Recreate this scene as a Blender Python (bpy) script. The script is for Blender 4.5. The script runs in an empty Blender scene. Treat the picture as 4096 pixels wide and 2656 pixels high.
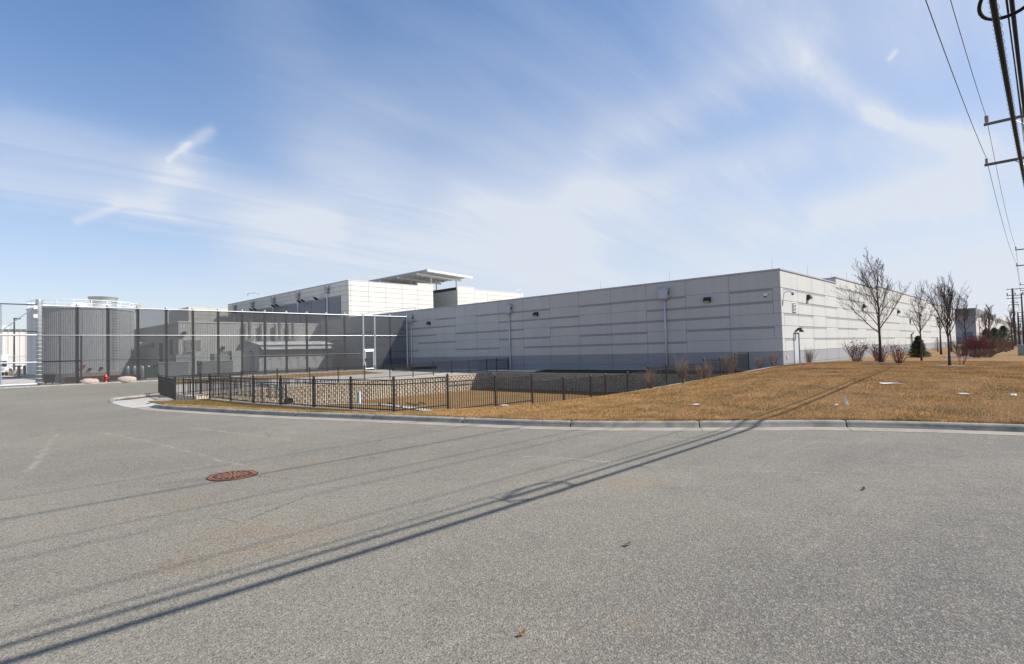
import bpy, math, random
import numpy as np
from mathutils import Vector, Matrix, noise as mnoise
from mathutils.geometry import delaunay_2d_cdt

random.seed(7)
C = bpy.context.scene.collection
SC = bpy.context.scene

# ------------------------------------------------------------------ camera
PITCH, ROLL, AZ = math.radians(1.887), math.radians(1.5), math.radians(43.8)
F = Vector((math.cos(AZ)*math.cos(PITCH), math.sin(AZ)*math.cos(PITCH), math.sin(PITCH)))
R0 = Vector((math.sin(AZ), -math.cos(AZ), 0)); U0 = R0.cross(F)
RR = R0*math.cos(ROLL) - U0*math.sin(ROLL); UU = U0*math.cos(ROLL) + R0*math.sin(ROLL)
cam_d = bpy.data.cameras.new('camera'); cam = bpy.data.objects.new('camera', cam_d); C.objects.link(cam)
cam_d.sensor_width = 36; cam_d.lens = 36*2246/4096; cam_d.clip_start = .05; cam_d.clip_end = 6000
m = Matrix((RR, UU, -F)).transposed().to_4x4(); m.translation = (0, 0, 1.9); cam.matrix_world = m
SC.camera = cam

# ------------------------------------------------------------------ light
SUN = Vector((.637, -.76, 1.0)).normalized()
EL = math.asin(SUN.z); SAZ = math.atan2(SUN.y, SUN.x)
sd = bpy.data.lights.new('sun', 'SUN'); sd.energy = 4.6; sd.angle = math.radians(.53); sd.color = (1, .965, .91)
so = bpy.data.objects.new('sun', sd); C.objects.link(so)
so.rotation_mode = 'QUATERNION'; so.rotation_quaternion = SUN.to_track_quat('Z', 'Y'); so.location = (20, -30, 60)
SC.view_settings.view_transform = 'Standard'; SC.view_settings.look = 'None'
SC.view_settings.exposure = .42; SC.view_settings.gamma = 1; SC.view_settings.use_curve_mapping = False

W = bpy.data.worlds.new('World'); SC.world = W; W.use_nodes = True
nt = W.node_tree; N = nt.nodes; L = nt.links; N.clear()
def wn(t, **k):
    n = N.new(t)
    for a, b in k.items(): setattr(n, a, b)
    return n
def wm(op, a, b=None, c=None, clamp=False):
    n = N.new('ShaderNodeMath'); n.operation = op; n.use_clamp = clamp
    for i, v in enumerate((a, b, c)):
        if v is None: continue
        if isinstance(v, (int, float)): n.inputs[i].default_value = v
        else: L.new(v, n.inputs[i])
    return n.outputs[0]
wo = wn('ShaderNodeOutputWorld'); bg = wn('ShaderNodeBackground'); L.new(bg.outputs[0], wo.inputs[0])
SKY_STRENGTH = .1
bg.inputs['Strength'].default_value = SKY_STRENGTH
sky = wn('ShaderNodeTexSky', sky_type='NISHITA', sun_disc=False)
sky.sun_elevation = EL; sky.sun_rotation = math.pi/2 - SAZ; sky.air_density = 1.0; sky.dust_density = .6; sky.ozone_density = 2.2; sky.altitude = 200
tc = wn('ShaderNodeTexCoord'); sep = wn('ShaderNodeSeparateXYZ'); L.new(tc.outputs['Generated'], sep.inputs[0])
dx, dy, dz = sep.outputs
elev = wm('MULTIPLY', wm('ARCSINE', dz), 57.2958)
azi = wm('MULTIPLY', wm('ARCTAN2', dy, dx), 57.2958)
# cirrus layer coordinates: direction hitting a high flat layer
den = wm('ADD', wm('MAXIMUM', dz, 0.0), .14)
cmb = wn('ShaderNodeCombineXYZ'); L.new(wm('DIVIDE', dx, den), cmb.inputs[0]); L.new(wm('DIVIDE', dy, den), cmb.inputs[1])
def wnoise(scale, detail, rough, rot, sx, sy, dist=0.0, off=(0, 0, 0)):
    mp = wn('ShaderNodeMapping'); mp.inputs['Rotation'].default_value = (0, 0, math.radians(rot)); mp.inputs['Scale'].default_value = (sx, sy, 1); mp.inputs['Location'].default_value = off
    L.new(cmb.outputs[0], mp.inputs[0])
    n = wn('ShaderNodeTexNoise'); n.inputs['Scale'].default_value = scale; n.inputs['Detail'].default_value = detail
    n.inputs['Roughness'].default_value = rough; n.inputs['Distortion'].default_value = dist
    L.new(mp.outputs[0], n.inputs['Vector']); return n.outputs['Fac']
n_big = wnoise(.55, 3, .5, 20, 1, 1, 0, (3.1, 1.7, 0))
n_str = wnoise(1.3, 7, .62, -38, .35, 2.1, .6)
n_str2 = wnoise(2.2, 8, .66, 25, .4, 2.4, .9, (5, 2, 0))
n_fine = wnoise(7, 6, .7, -38, .5, 2.0, .4)
def ss(x, a, b):
    n = wn('ShaderNodeMapRange', interpolation_type='SMOOTHSTEP'); n.inputs[1].default_value = a; n.inputs[2].default_value = b
    L.new(x, n.inputs[0]); return n.outputs[0]
# warped azimuth / elevation for the individual streaks
waz = wm('ADD', azi, wm('MULTIPLY', wm('SUBTRACT', n_str, .5), 7.0))
wel = wm('ADD', elev, wm('MULTIPLY', wm('SUBTRACT', n_str2, .5), 3.2))
def streak(a0, e0, a1, e1, w, s, warp=True):
    A, E = (waz, wel) if warp else (wm('ADD', azi, wm('MULTIPLY', wm('SUBTRACT', n_fine, .5), .45)), wm('ADD', elev, wm('MULTIPLY', wm('SUBTRACT', n_fine, .5), .35)))
    vx, vy = a1-a0, e1-e0; ll = vx*vx+vy*vy
    px = wm('SUBTRACT', A, a0); py = wm('SUBTRACT', E, e0)
    t = wm('DIVIDE', wm('ADD', wm('MULTIPLY', px, vx), wm('MULTIPLY', py, vy)), ll, clamp=True)
    qx = wm('SUBTRACT', px, wm('MULTIPLY', t, vx)); qy = wm('SUBTRACT', py, wm('MULTIPLY', t, vy))
    d2 = wm('ADD', wm('MULTIPLY', qx, qx), wm('MULTIPLY', qy, qy))
    g = wm('EXPONENT', wm('MULTIPLY', d2, -1/(w*w)))
    return wm('MULTIPLY', g, s)
streaks = [streak(*a) for a in [
    (86, 17.4, 74.7, 16.2, 1.9, .26), (74.7, 16.0, 62, 12.6, 1.9, .34), (86, 13.9, 76, 13.4, 1.5, .30), (78.4, 13.0, 62, 11.8, 1.1, .24),
    (15.1, 24.3, 10.2, 19.1, 1.3, .26), (10.2, 19.1, 3.5, 14.8, .9, .34), (37, 15.5, 16, 17.2, 2.0, .24), (12, 16.6, 0, 13.6, 2.0, .22),
    (14, 11.2, 5.0, 12.2, 1.9, .34), (34, 20, 16, 25.5, 2.4, .18), (66, 30, 58, 18, 5.0, .13), (62, 16.5, 40, 12.5, 4.5, .26), (55, 24, 36, 20, 4.5, .12),
    (20, 30, -8, 24, 6.0, .22), (68, 10.5, 36, 9, 3.2, .28), (48, 15, 20, 12, 3.5, .22)]]
tot = streaks[0]
for s_ in streaks[1:]: tot = wm('ADD', tot, s_)
tex = wm('ADD', .72, wm('MULTIPLY', ss(n_str2, .32, .7), .42))
tot = wm('MULTIPLY', tot, tex)
small = wm('ADD', wm('ADD', wm('ADD', streak(75.2, 17.1, 73.6, 18.6, .22, .30, False), streak(74.0, 18.2, 72.0, 19.8, .5, .30, False)), streak(81.6, 11.3, 78.6, 12.9, .32, .26, False)), streak(8.9, 22.7, 8.6, 23.1, .22, .3, False))
veil = wm('MULTIPLY', ss(n_big, .36, .66), wm('MULTIPLY', ss(n_str, .3, .72), .22))
veil = wm('MULTIPLY', veil, wm('ADD', .35, wm('MULTIPLY', ss(azi, 70, 15), .65)))
hor = wm('MULTIPLY', wm('EXPONENT', wm('MULTIPLY', elev, -1/16.5)), wm('ADD', .86, wm('MULTIPLY', ss(azi, 85, 35), .20)))
rightv = wm('MULTIPLY', ss(azi, 50, -5), .16)
cl = wm('ADD', wm('ADD', wm('ADD', tot, small), wm('ADD', veil, hor)), rightv, clamp=True)
cl = wm('MINIMUM', cl, .95)
hsv = wn('ShaderNodeHueSaturation'); hsv.inputs['Saturation'].default_value = 1.38; hsv.inputs['Value'].default_value = 1.13; L.new(sky.outputs[0], hsv.inputs['Color'])
mix = wn('ShaderNodeMix', data_type='RGBA'); tint = wn('ShaderNodeMix', data_type='RGBA', blend_type='MULTIPLY'); tint.inputs['Factor'].default_value = 1; tint.inputs['B'].default_value = (1.07, 1.0, 1.05, 1); L.new(hsv.outputs[0], tint.inputs['A'])
L.new(cl, mix.inputs['Factor']); L.new(tint.outputs['Result'], mix.inputs['A'])
mix.inputs['B'].default_value = (5.5, 5.85, 6.5, 1)
L.new(mix.outputs['Result'], bg.inputs['Color'])

# ------------------------------------------------------------------ materials
MATS = {}
def mat(name, col, rough=.8, metal=0, var=.12, scale=1.5, scale2=14, bump=0.0, col2=None, streak=0.0, spec=.35, fn=None):
    if name in MATS: return MATS[name]
    M = bpy.data.materials.new(name); M.use_nodes = True; MATS[name] = M
    t = M.node_tree; b = t.nodes['Principled BSDF']
    b.inputs['Roughness'].default_value = rough; b.inputs['Metallic'].default_value = metal; b.inputs['Specular IOR Level'].default_value = spec
    geo = t.nodes.new('ShaderNodeNewGeometry')
    def nz(s, d=4, r=.6, vec=None):
        n = t.nodes.new('ShaderNodeTexNoise'); n.inputs['Scale'].default_value = s; n.inputs['Detail'].default_value = d; n.inputs['Roughness'].default_value = r
        t.links.new(vec or geo.outputs['Position'], n.inputs['Vector']); return n.outputs['Fac']
    def mx(f, a, b_):
        n = t.nodes.new('ShaderNodeMix'); n.data_type = 'RGBA'
        if isinstance(f, (int, float)): n.inputs['Factor'].default_value = f
        else: t.links.new(f, n.inputs['Factor'])
        for i, v in (('A', a), ('B', b_)):
            if isinstance(v, tuple): n.inputs[i].default_value = v+(1,)
            else: t.links.new(v, n.inputs[i])
        return n.outputs['Result']
    def rng(x, a, b_, c=0, d=1):
        n = t.nodes.new('ShaderNodeMapRange'); n.inputs[1].default_value = a; n.inputs[2].default_value = b_; n.inputs[3].default_value = c; n.inputs[4].default_value = d
        t.links.new(x, n.inputs[0]); return n.outputs[0]
    if fn: fn(t, b, geo, nz, mx, rng); return M
    lo = tuple(c*(1-var) for c in col); hi = tuple(min(1, c*(1+var)) for c in col)
    c = mx(rng(nz(scale), .3, .7), lo, hi)
    c = mx(rng(nz(scale2, 6, .7), .35, .7, 0, .5), c, tuple(x*(1-var*1.3) for x in col))
    if col2: c = mx(rng(nz(scale*.7+.13, 5, .65), .5, .68), c, col2)
    if streak:
        mp = t.nodes.new('ShaderNodeMapping'); mp.inputs['Scale'].default_value = (2.2, 2.2, .12); t.links.new(geo.outputs['Position'], mp.inputs[0])
        c = mx(rng(nz(1.0, 5, .6, mp.outputs[0]), .5, .75, 0, streak), c, tuple(x*.6 for x in col))
    t.links.new(c, b.inputs['Base Color'])
    if bump:
        bp = t.nodes.new('ShaderNodeBump'); bp.inputs['Strength'].default_value = bump; bp.inputs['Distance'].default_value = .02
        t.links.new(nz(scale2*2.5, 5, .7), bp.inputs['Height']); t.links.new(bp.outputs[0], b.inputs['Normal'])
    return M

def f_asphalt(t, b, geo, nz, mx, rng):
    P = geo.outputs['Position']
    base = mx(rng(nz(.16, 4, .6), .42, .58), (0.201, 0.182, 0.143), (0.252, 0.226, 0.176))
    base = mx(rng(nz(.55, 6, .62), .52, .74, 0, .55), base, (0.275, 0.233, 0.168))
    base = mx(rng(nz(1.7, 5, .6), .52, .72, 0, .5), base, (0.141, 0.129, 0.107))
    # sweep marks / old seams running with the two roads
    for rot, sc, lo, hi, col, amt in ((math.radians(-8), (.10, 1.3, 1), .57, .68, (0.347, 0.314, 0.245), .45), (math.radians(62), (.09, 1.1, 1), .62, .70, (0.335, 0.301, 0.233), .4), (math.radians(2), (.05, .9, 1), .58, .72, (0.154, 0.141, 0.117), .4)):
        mp = t.nodes.new('ShaderNodeMapping'); mp.inputs['Rotation'].default_value = (0, 0, rot); mp.inputs['Scale'].default_value = sc; t.links.new(P, mp.inputs[0])
        base = mx(rng(nz(1.5, 6, .7, mp.outputs[0]), lo, hi, 0, amt), base, col)
    sx = t.nodes.new('ShaderNodeSeparateXYZ'); t.links.new(P, sx.inputs[0])
    def m_(op, a, b_=None, cl=False):
        n = t.nodes.new('ShaderNodeMath'); n.operation = op; n.use_clamp = cl
        for i, v in enumerate((a, b_)):
            if v is None: continue
            if isinstance(v, (int, float)): n.inputs[i].default_value = v
            else: t.links.new(v, n.inputs[i])
        return n.outputs[0]
    wx = m_('ADD', sx.outputs[0], m_('MULTIPLY', m_('SUBTRACT', nz(1.1, 3), .5), .35)); wy = m_('ADD', sx.outputs[1], m_('MULTIPLY', m_('SUBTRACT', nz(1.3, 3), .5), .35))
    def seg(x0, y0, x1, y1, w, X=wx, Y=wy):
        vx, vy = x1-x0, y1-y0; ll = max(vx*vx+vy*vy, 1e-6); px = m_('SUBTRACT', X, x0); py = m_('SUBTRACT', Y, y0)
        tt = m_('DIVIDE', m_('ADD', m_('MULTIPLY', px, vx), m_('MULTIPLY', py, vy)), ll, True)
        qx = m_('SUBTRACT', px, m_('MULTIPLY', tt, vx)); qy = m_('SUBTRACT', py, m_('MULTIPLY', tt, vy))
        return m_('EXPONENT', m_('MULTIPLY', m_('ADD', m_('MULTIPLY', qx, qx), m_('MULTIPLY', qy, qy)), -1/(w*w)))
    brk = rng(nz(2.6, 4, .7), .42, .62, .1, .8)
    for a in ((7.4, 6.9, 8.36, 4.03, .035), (8.36, 4.03, 9.0, 2.5, .03), (3.6, 15.5, 3.85, 10.1, .05), (3.2, 18.4, 3.6, 15.5, .06), (5.1, 17.3, 5.7, 12.6, .05), (10.3, 1.75, 10.6, 1.3, .05), (6.3, 14.0, 7.4, 9.0, .03), (9.6, 7.6, 12.0, 2.9, .03), (1.2, 13.0, 2.4, 19.0, .06)):
        base = mx(m_('MULTIPLY', seg(*a), brk), base, (0.412, 0.374, 0.300))
    stain = nz(2.2, 6, .7)
    for x0, y0, r_, am in ((2.15, 8.5, .55, .6), (2.35, 6.3, .6, .7), (1.7, 6.0, .4, .6), (6.2, 5.2, .6, .25), (3.1, 2.4, .5, .3)):
        base = mx(m_('MULTIPLY', seg(x0, y0, x0+.35, y0-.3, r_), rng(stain, .38, .68, 0, am)), base, (0.246, 0.156, 0.091))
    for x0, y0, x1, y1, r_, am in ((2.6, .7, 5.2, .2, 1.15, .8), (5.6, .6, 9.5, .1, 1.3, .8), (3.6, 2.3, 4.6, 1.5, .8, .5), (10.5, 2.4, 13.2, .4, 1.1, .6), (7, 3.2, 10, 2.2, .6, .3), (2.5, 10.0, 3.1, 9.7, .16, .6), (4.2, 9.3, 5.6, 9.0, .14, .3)):
        base = mx(m_('MULTIPLY', seg(x0, y0, x1, y1, r_), rng(stain, .3, .6, .25*am, am)), base, (0.103, 0.095, 0.090))
    # hairline cracks
    vc = t.nodes.new('ShaderNodeTexVoronoi'); vc.feature = 'DISTANCE_TO_EDGE'; vc.inputs['Scale'].default_value = .34
    cm = t.nodes.new('ShaderNodeCombineXYZ'); t.links.new(m_('ADD', wx, m_('MULTIPLY', nz(6, 4), .12)), cm.inputs[0]); t.links.new(m_('ADD', wy, m_('MULTIPLY', nz(7, 4), .12)), cm.inputs[1]); t.links.new(cm.outputs[0], vc.inputs['Vector'])
    base = mx(m_('MULTIPLY', rng(vc.outputs['Distance'], .0, .006, .75, 0), rng(nz(.45, 3), .52, .6)), base, (0.058, 0.056, 0.051))
    # aggregate
    v = t.nodes.new('ShaderNodeTexVoronoi'); v.inputs['Scale'].default_value = 85; t.links.new(P, v.inputs['Vector'])
    sv = t.nodes.new('ShaderNodeSeparateColor'); t.links.new(v.outputs['Color'], sv.inputs[0])
    base = mx(rng(sv.outputs[0], .62, 1, 0, .6), base, (0.402, 0.364, 0.279))
    base = mx(rng(sv.outputs[1], .6, 1, 0, .75), base, (0.077, 0.071, 0.060))
    v2 = t.nodes.new('ShaderNodeTexVoronoi'); v2.inputs['Scale'].default_value = 58; t.links.new(P, v2.inputs['Vector'])
    sv2 = t.nodes.new('ShaderNodeSeparateColor'); t.links.new(v2.outputs['Color'], sv2.inputs[0])
    base = mx(rng(sv2.outputs[0], .75, 1, 0, .38), base, (0.442, 0.401, 0.305))
    base = mx(rng(sv2.outputs[2], .72, 1, 0, .45), base, (0.094, 0.086, 0.070))
    base = mx(rng(nz(30, 4, .8), .35, .65, 0, .22), base, (0.134, 0.123, 0.100))
    # rust-brown stain patches
    base = mx(rng(nz(.33, 5, .6), .60, .72, 0, .5), base, (0.268, 0.182, 0.102))
    t.links.new(base, b.inputs['Base Color']); b.inputs['Roughness'].default_value = .85
    bp = t.nodes.new('ShaderNodeBump'); bp.inputs['Strength'].default_value = .55; bp.inputs['Distance'].default_value = .012
    mm = t.nodes.new('ShaderNodeMath'); mm.operation = 'ADD'; t.links.new(v.outputs['Distance'], mm.inputs[0]); t.links.new(nz(50, 3), mm.inputs[1])
    t.links.new(mm.outputs[0], bp.inputs['Height']); t.links.new(bp.outputs[0], b.inputs['Normal'])
asphalt = mat('aged_asphalt', (0, 0, 0), fn=f_asphalt)
def f_turf(green, amount):
    def f(t, b, geo, nz, mx, rng):
        c = mx(rng(nz(.9, 5, .65), .32, .68), (.225, .120, .040), (.325, .180, .064))
        c = mx(rng(nz(9, 6, .75), .35, .68, 0, .8), c, (.20, .115, .042))
        c = mx(rng(nz(45, 4, .8), .5, .72, 0, .6), c, (.46, .29, .13))
        c = mx(rng(nz(.42, 5, .6), .48, .66, 0, amount), c, green)
        t.links.new(c, b.inputs['Base Color']); b.inputs['Roughness'].default_value = .95
        bp = t.nodes.new('ShaderNodeBump'); bp.inputs['Strength'].default_value = .9; bp.inputs['Distance'].default_value = .05
        t.links.new(nz(30, 5, .8), bp.inputs['Height']); t.links.new(bp.outputs[0], b.inputs['Normal'])
    return f
turf = mat('dormant_turf', (0, 0, 0), fn=f_turf((.15, .105, .035), .5))
turf_green = mat('greening_turf', (0, 0, 0), fn=f_turf((.09, .095, .028), .95))
blade_m = mat('straw_blade', (.64, .385, .15), .9, var=.34, scale=.9, scale2=30, col2=(.25, .18, .06))
blade_g = mat('green_straw_blade', (.22, .17, .06), .9, var=.3, scale=1.2, scale2=20, col2=(.34, .23, .09))
concrete = mat('concrete_light', (.44, .40, .34), .9, var=.08, scale=.6, scale2=12, bump=.15, col2=(.44, .41, .37))
curb_m = mat('concrete_curb', (.34, .325, .275), .92, var=.2, scale=2.6, scale2=25, bump=.6, col2=(.20, .20, .185), streak=.5)
gutter_m = mat('concrete_gutter', (.345, .30, .245), .92, var=.16, scale=1.7, scale2=20, bump=.3, col2=(.24, .205, .165))
def f_precast(c0):
    def f(t, b, geo, nz, mx, rng):
        oi = t.nodes.new('ShaderNodeObjectInfo')
        c = mx(rng(nz(.35, 4, .6), .3, .7), tuple(x*.95 for x in c0), tuple(min(1, x*1.04) for x in c0))
        c = mx(rng(oi.outputs['Random'], 0, 1, 0, .2), c, tuple(x*.90 for x in c0))
        c = mx(rng(nz(18, 5, .7), .45, .75, 0, .35), c, tuple(x*.86 for x in c0))
        mp = t.nodes.new('ShaderNodeMapping'); mp.inputs['Scale'].default_value = (1.5, 1.5, .10); t.links.new(geo.outputs['Position'], mp.inputs[0])
        c = mx(rng(nz(1.0, 5, .6, mp.outputs[0]), .48, .8, 0, .42), c, tuple(x*.78 for x in c0))
        t.links.new(c, b.inputs['Base Color']); b.inputs['Roughness'].default_value = .88
        bp = t.nodes.new('ShaderNodeBump'); bp.inputs['Strength'].default_value = .2; bp.inputs['Distance'].default_value = .01
        t.links.new(nz(40, 4), bp.inputs['Height']); t.links.new(bp.outputs[0], b.inputs['Normal'])
    return f
pre = mat('precast_panel_paint', (0,)*3, fn=f_precast((.512, .518, .488)))
pre_band = mat('precast_grey_base_paint', (0,)*3, fn=f_precast((.30, .305, .32)))
pre_strip = mat('precast_grey_strip_paint', (0,)*3, fn=f_precast((.32, .32, .335)))
white_panel = mat('white_metal_panel', (0,)*3, fn=f_precast((.66, .64, .565)))
joint_m = mat('dark_panel_joint', (.30, .30, .28), .8)
coping_m = mat('grey_coping_metal', (.42, .43, .45), .45, .3, var=.05)
white_m = mat('white_paint', (.78, .78, .76), .5, var=.05)
galv = mat('galvanised_steel', (.46, .50, .52), .42, .55, var=.14, scale=5, scale2=40)
galv_l = mat('bright_pipe', (.62, .63, .64), .4, .4, var=.1)
black_m = mat('black_powder_coat', (.022, .022, .022), .42, var=.15, spec=.5)
dark_m = mat('dark_bronze', (.035, .032, .03), .5, var=.15)
lens_m = mat('lamp_lens', (.55, .55, .52), .2, var=.1)
grey_box = mat('grey_equipment_paint', (.36, .37, .37), .55, var=.06)
grey_lt = mat('light_grey_cabinet_paint', (.52, .53, .51), .55, var=.06)
green_box = mat('green_transformer_paint', (.035, .075, .05), .5, var=.08)
sage = mat('sage_green_plastic', (.30, .36, .30), .6, var=.08)
clad = mat('beige_ribbed_cladding', (.62, .61, .56), .6, .1, var=.06, scale=.7, streak=.25)
tank_m = mat('pale_tank_cladding', (.56, .57, .57), .42, .35, var=.06, scale=.5, streak=.2)
stack_m = mat('dull_exhaust_metal', (.30, .31, .30), .5, .4, var=.15)
fan_m = mat('fibreglass_fan_stack', (.40, .42, .37), .7, var=.06)
rusty = mat('rusted_iron', (.225, .085, .042), .85, var=.3, scale=9, scale2=60, bump=.4, col2=(.13, .06, .038))
red_p = mat('red_paint', (.42, .02, .018), .4, var=.15, spec=.5)
brown_wall = mat('dark_red_barrier', (.085, .028, .026), .8, var=.2)
rock_m = mat('pink_granite', (.42, .33, .28), .9, var=.2, scale=5, scale2=30, bump=.5, col2=(.50, .44, .38))
block_m = mat('split_face_block', (.44, .37, .275), .95, var=.2, scale=2.3, scale2=22, bump=.8, col2=(.50, .44, .34))
cap_m = mat('block_cap', (.48, .39, .27), .95, var=.12, bump=.4)
bark = mat('dark_bark', (.075, .056, .048), .95, var=.3, scale=4, scale2=40, bump=.4)
twig_m = mat('twig_bark', (.12, .078, .066), .95, var=.25)
twig_red = mat('red_dogwood_stem', (.17, .055, .05), .9, var=.3)
twig_tan = mat('tan_dry_stem', (.20, .14, .105), .95, var=.25)
seed_m = mat('dark_seed_head', (.03, .022, .02), .95)
ever_m = mat('evergreen_needles', (.035, .058, .022), .9, var=.35, scale=3, scale2=12, col2=(.075, .062, .022))
pole_m = mat('weathered_pole_wood', (.11, .085, .07), .95, var=.25, scale=3, scale2=30, streak=.5)
arm_m = mat('weathered_crossarm_wood', (.15, .135, .12), .95, var=.25)
porc = mat('grey_porcelain', (.30, .29, .29), .25, var=.1)
cable_m = mat('black_cable', (.012, .012, .013), .6, var=.1, spec=.15)
wire_m = mat('bare_wire', (.06, .058, .06), .5, .3)
mulch_m = mat('wood_mulch_and_stone', (.20, .15, .12), .95, var=.4, scale=6, scale2=40, bump=.9, col2=(.42, .38, .35))
stone_m = mat('pale_gravel', (.42, .38, .34), .95, var=.35, scale=7, scale2=45, bump=.8)
dirt_m = mat('bare_soil', (.17, .11, .07), .95, var=.3, scale=3, scale2=25, bump=.7)
door_m = mat('pale_door_paint', (.50, .53, .55), .5, var=.04)
far_white = mat('far_white_siding', (.66, .65, .62), .8, var=.05)
far_grey = mat('far_grey_paint', (.27, .26, .28), .8, var=.06)
far_dark = mat('far_dark_grey_band', (.17, .18, .18), .8, var=.06)
far_tan = mat('far_tan_paint', (.56, .50, .46), .85, var=.05)
glass = mat('dark_glass', (.03, .035, .04), .08, var=.1, spec=.8)
yard_m = mat('yard_asphalt', (.075, .077, .085), .9, var=.15, bump=.3)
paper = mat('white_litter', (.78, .78, .76), .6, var=.05)
teal = mat('teal_marker', (.05, .20, .19), .6)
blue_d = mat('slate_blue_door', (.10, .13, .20), .6)
rubber = mat('black_rubber', (.02, .02, .02), .8)
tree_far = mat('far_twigs', (.20, .14, .12), .95, var=.25)
road_m2 = mat('far_road', (.10, .10, .11), .9)

def mesh_screen(name, col, op, cell):
    M = bpy.data.materials.new(name); M.use_nodes = True; MATS[name] = M
    t = M.node_tree; b = t.nodes['Principled BSDF']; b.inputs['Base Color'].default_value = col+(1,); b.inputs['Roughness'].default_value = .55
    geo = t.nodes.new('ShaderNodeNewGeometry'); sp = t.nodes.new('ShaderNodeSeparateXYZ'); t.links.new(geo.outputs['Position'], sp.inputs[0])
    def m_(op_, a, b_=None):
        n = t.nodes.new('ShaderNodeMath'); n.operation = op_
        for i, v in enumerate((a, b_)):
            if v is None: continue
            if isinstance(v, (int, float)): n.inputs[i].default_value = v
            else: t.links.new(v, n.inputs[i])
        return n.outputs[0]
    # diamond weave of the wire: two families of diagonals
    h = m_('ADD', sp.outputs[0], sp.outputs[1])
    outs = []
    for s_ in (1, -1):
        q = m_('FRACT', m_('DIVIDE', m_('ADD', h, m_('MULTIPLY', sp.outputs[2], s_)), cell))
        outs.append(m_('LESS_THAN', q, op))
    al = m_('MAXIMUM', *outs)
    t.links.new(al, b.inputs['Alpha'])
    return M
screen_m = mesh_screen('black_security_mesh', (.044, .044, .042), .44, .05)
chain_m = mesh_screen('plain_chain_link', (.30, .31, .32), .055, .06)

# ------------------------------------------------------------------ mesh builder
class MB:
    def __init__(s): s.v = []; s.f = []
    def add(s, vs, fs):
        o = len(s.v); s.v += [tuple(p) for p in vs]; s.f += [tuple(i+o for i in f) for f in fs]; return s
    def box(s, x0, y0, z0, x1, y1, z1):
        x0, x1 = sorted((x0, x1)); y0, y1 = sorted((y0, y1)); z0, z1 = sorted((z0, z1))
        return s.add([(x0,y0,z0),(x1,y0,z0),(x1,y1,z0),(x0,y1,z0),(x0,y0,z1),(x1,y0,z1),(x1,y1,z1),(x0,y1,z1)],
                     [(0,3,2,1),(4,5,6,7),(0,1,5,4),(1,2,6,5),(2,3,7,6),(3,0,4,7)])
    def obox(s, c, ux, uy, dx, dy, z0, z1):          # box turned in plan: c centre, ux unit axis
        vs = []
        for z in (z0, z1):
            for a, b in ((-1,-1),(1,-1),(1,1),(-1,1)):
                vs.append((c[0]+ux[0]*dx*a/2+uy[0]*dy*b/2, c[1]+ux[1]*dx*a/2+uy[1]*dy*b/2, z))
        return s.add(vs, [(0,3,2,1),(4,5,6,7),(0,1,5,4),(1,2,6,5),(2,3,7,6),(3,0,4,7)])
    def tube(s, pts, r, n=6, cap=True):
        pts = [Vector(p) for p in pts]; rs = r if isinstance(r, (list, tuple)) else [r]*len(pts)
        vs = []; prev = None
        for i, p in enumerate(pts):
            d = (pts[min(i+1, len(pts)-1)] - pts[max(i-1, 0)])
            if d.length < 1e-9: d = Vector((0, 0, 1))
            d.normalize()
            if prev is None:
                a = d.cross(Vector((0, 0, 1)) if abs(d.z) < .9 else Vector((1, 0, 0))).normalized()
            else:
                a = (prev - d*prev.dot(d));  a = a.normalized() if a.length > 1e-6 else d.orthogonal().normalized()
            prev = a; b = d.cross(a)
            for k in range(n):
                t = 2*math.pi*k/n; vs.append(p + (a*math.cos(t)+b*math.sin(t))*rs[i])
        fs = []
        for i in range(len(pts)-1):
            for k in range(n):
                fs.append((i*n+k, i*n+(k+1) % n, (i+1)*n+(k+1) % n, (i+1)*n+k))
        if cap and n > 2: fs.append(tuple(range(n-1, -1, -1))); fs.append(tuple((len(pts)-1)*n+k for k in range(n)))
        return s.add(vs, fs)
    def lathe(s, c, prof, n=20):                      # prof: (r, z)
        vs = []; 
        for r, z in prof:
            for k in range(n): t = 2*math.pi*k/n; vs.append((c[0]+r*math.cos(t), c[1]+r*math.sin(t), c[2]+z))
        fs = [(i*n+k, i*n+(k+1) % n, (i+1)*n+(k+1) % n, (i+1)*n+k) for i in range(len(prof)-1) for k in range(n)]
        fs.append(tuple((len(prof)-1)*n+k for k in range(n))); fs.append(tuple(range(n-1, -1, -1)))
        return s.add(vs, fs)
    def prism(s, poly, z0, z1):
        n = len(poly); vs = [(x, y, z0) for x, y in poly]+[(x, y, z1) for x, y in poly]
        return s.add(vs, [tuple(range(n-1, -1, -1)), tuple(range(n, 2*n))]+[(i, (i+1) % n, n+(i+1) % n, n+i) for i in range(n)])
    def build(s, name, mt, parent=None, origin=None, smooth=False, kind=None):
        o = Vector(origin) if origin is not None else (parent_loc(parent) if parent else Vector((0, 0, 0)))
        me = bpy.data.meshes.new(name); me.from_pydata([(v[0]-o.x, v[1]-o.y, v[2]-o.z) for v in s.v], [], s.f)
        me.materials.append(mt)
        if smooth: me.polygons.foreach_set('use_smooth', [True]*len(me.polygons))
        me.update()
        ob = bpy.data.objects.new(name, me); C.objects.link(ob)
        if parent: ob.parent = parent
        if origin is not None: ob.location = o - (parent_loc(parent) if parent else Vector())
        if kind: ob['kind'] = kind
        return ob
WL = {}
def parent_loc(p):
    l = Vector((0, 0, 0))
    while p is not None: l += p.location; p = p.parent
    return l
def tag(o, label=None, cat=None, group=None, kind=None):
    if label: o['label'] = label
    if cat: o['category'] = cat
    if group: o['group'] = group
    if kind: o['kind'] = kind
    return o
def thing(name, label, cat, loc=(0, 0, 0), group=None):
    o = bpy.data.objects.new(name, None); o.empty_display_size = .2; C.objects.link(o); o.location = loc
    return tag(o, label, cat, group)
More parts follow.
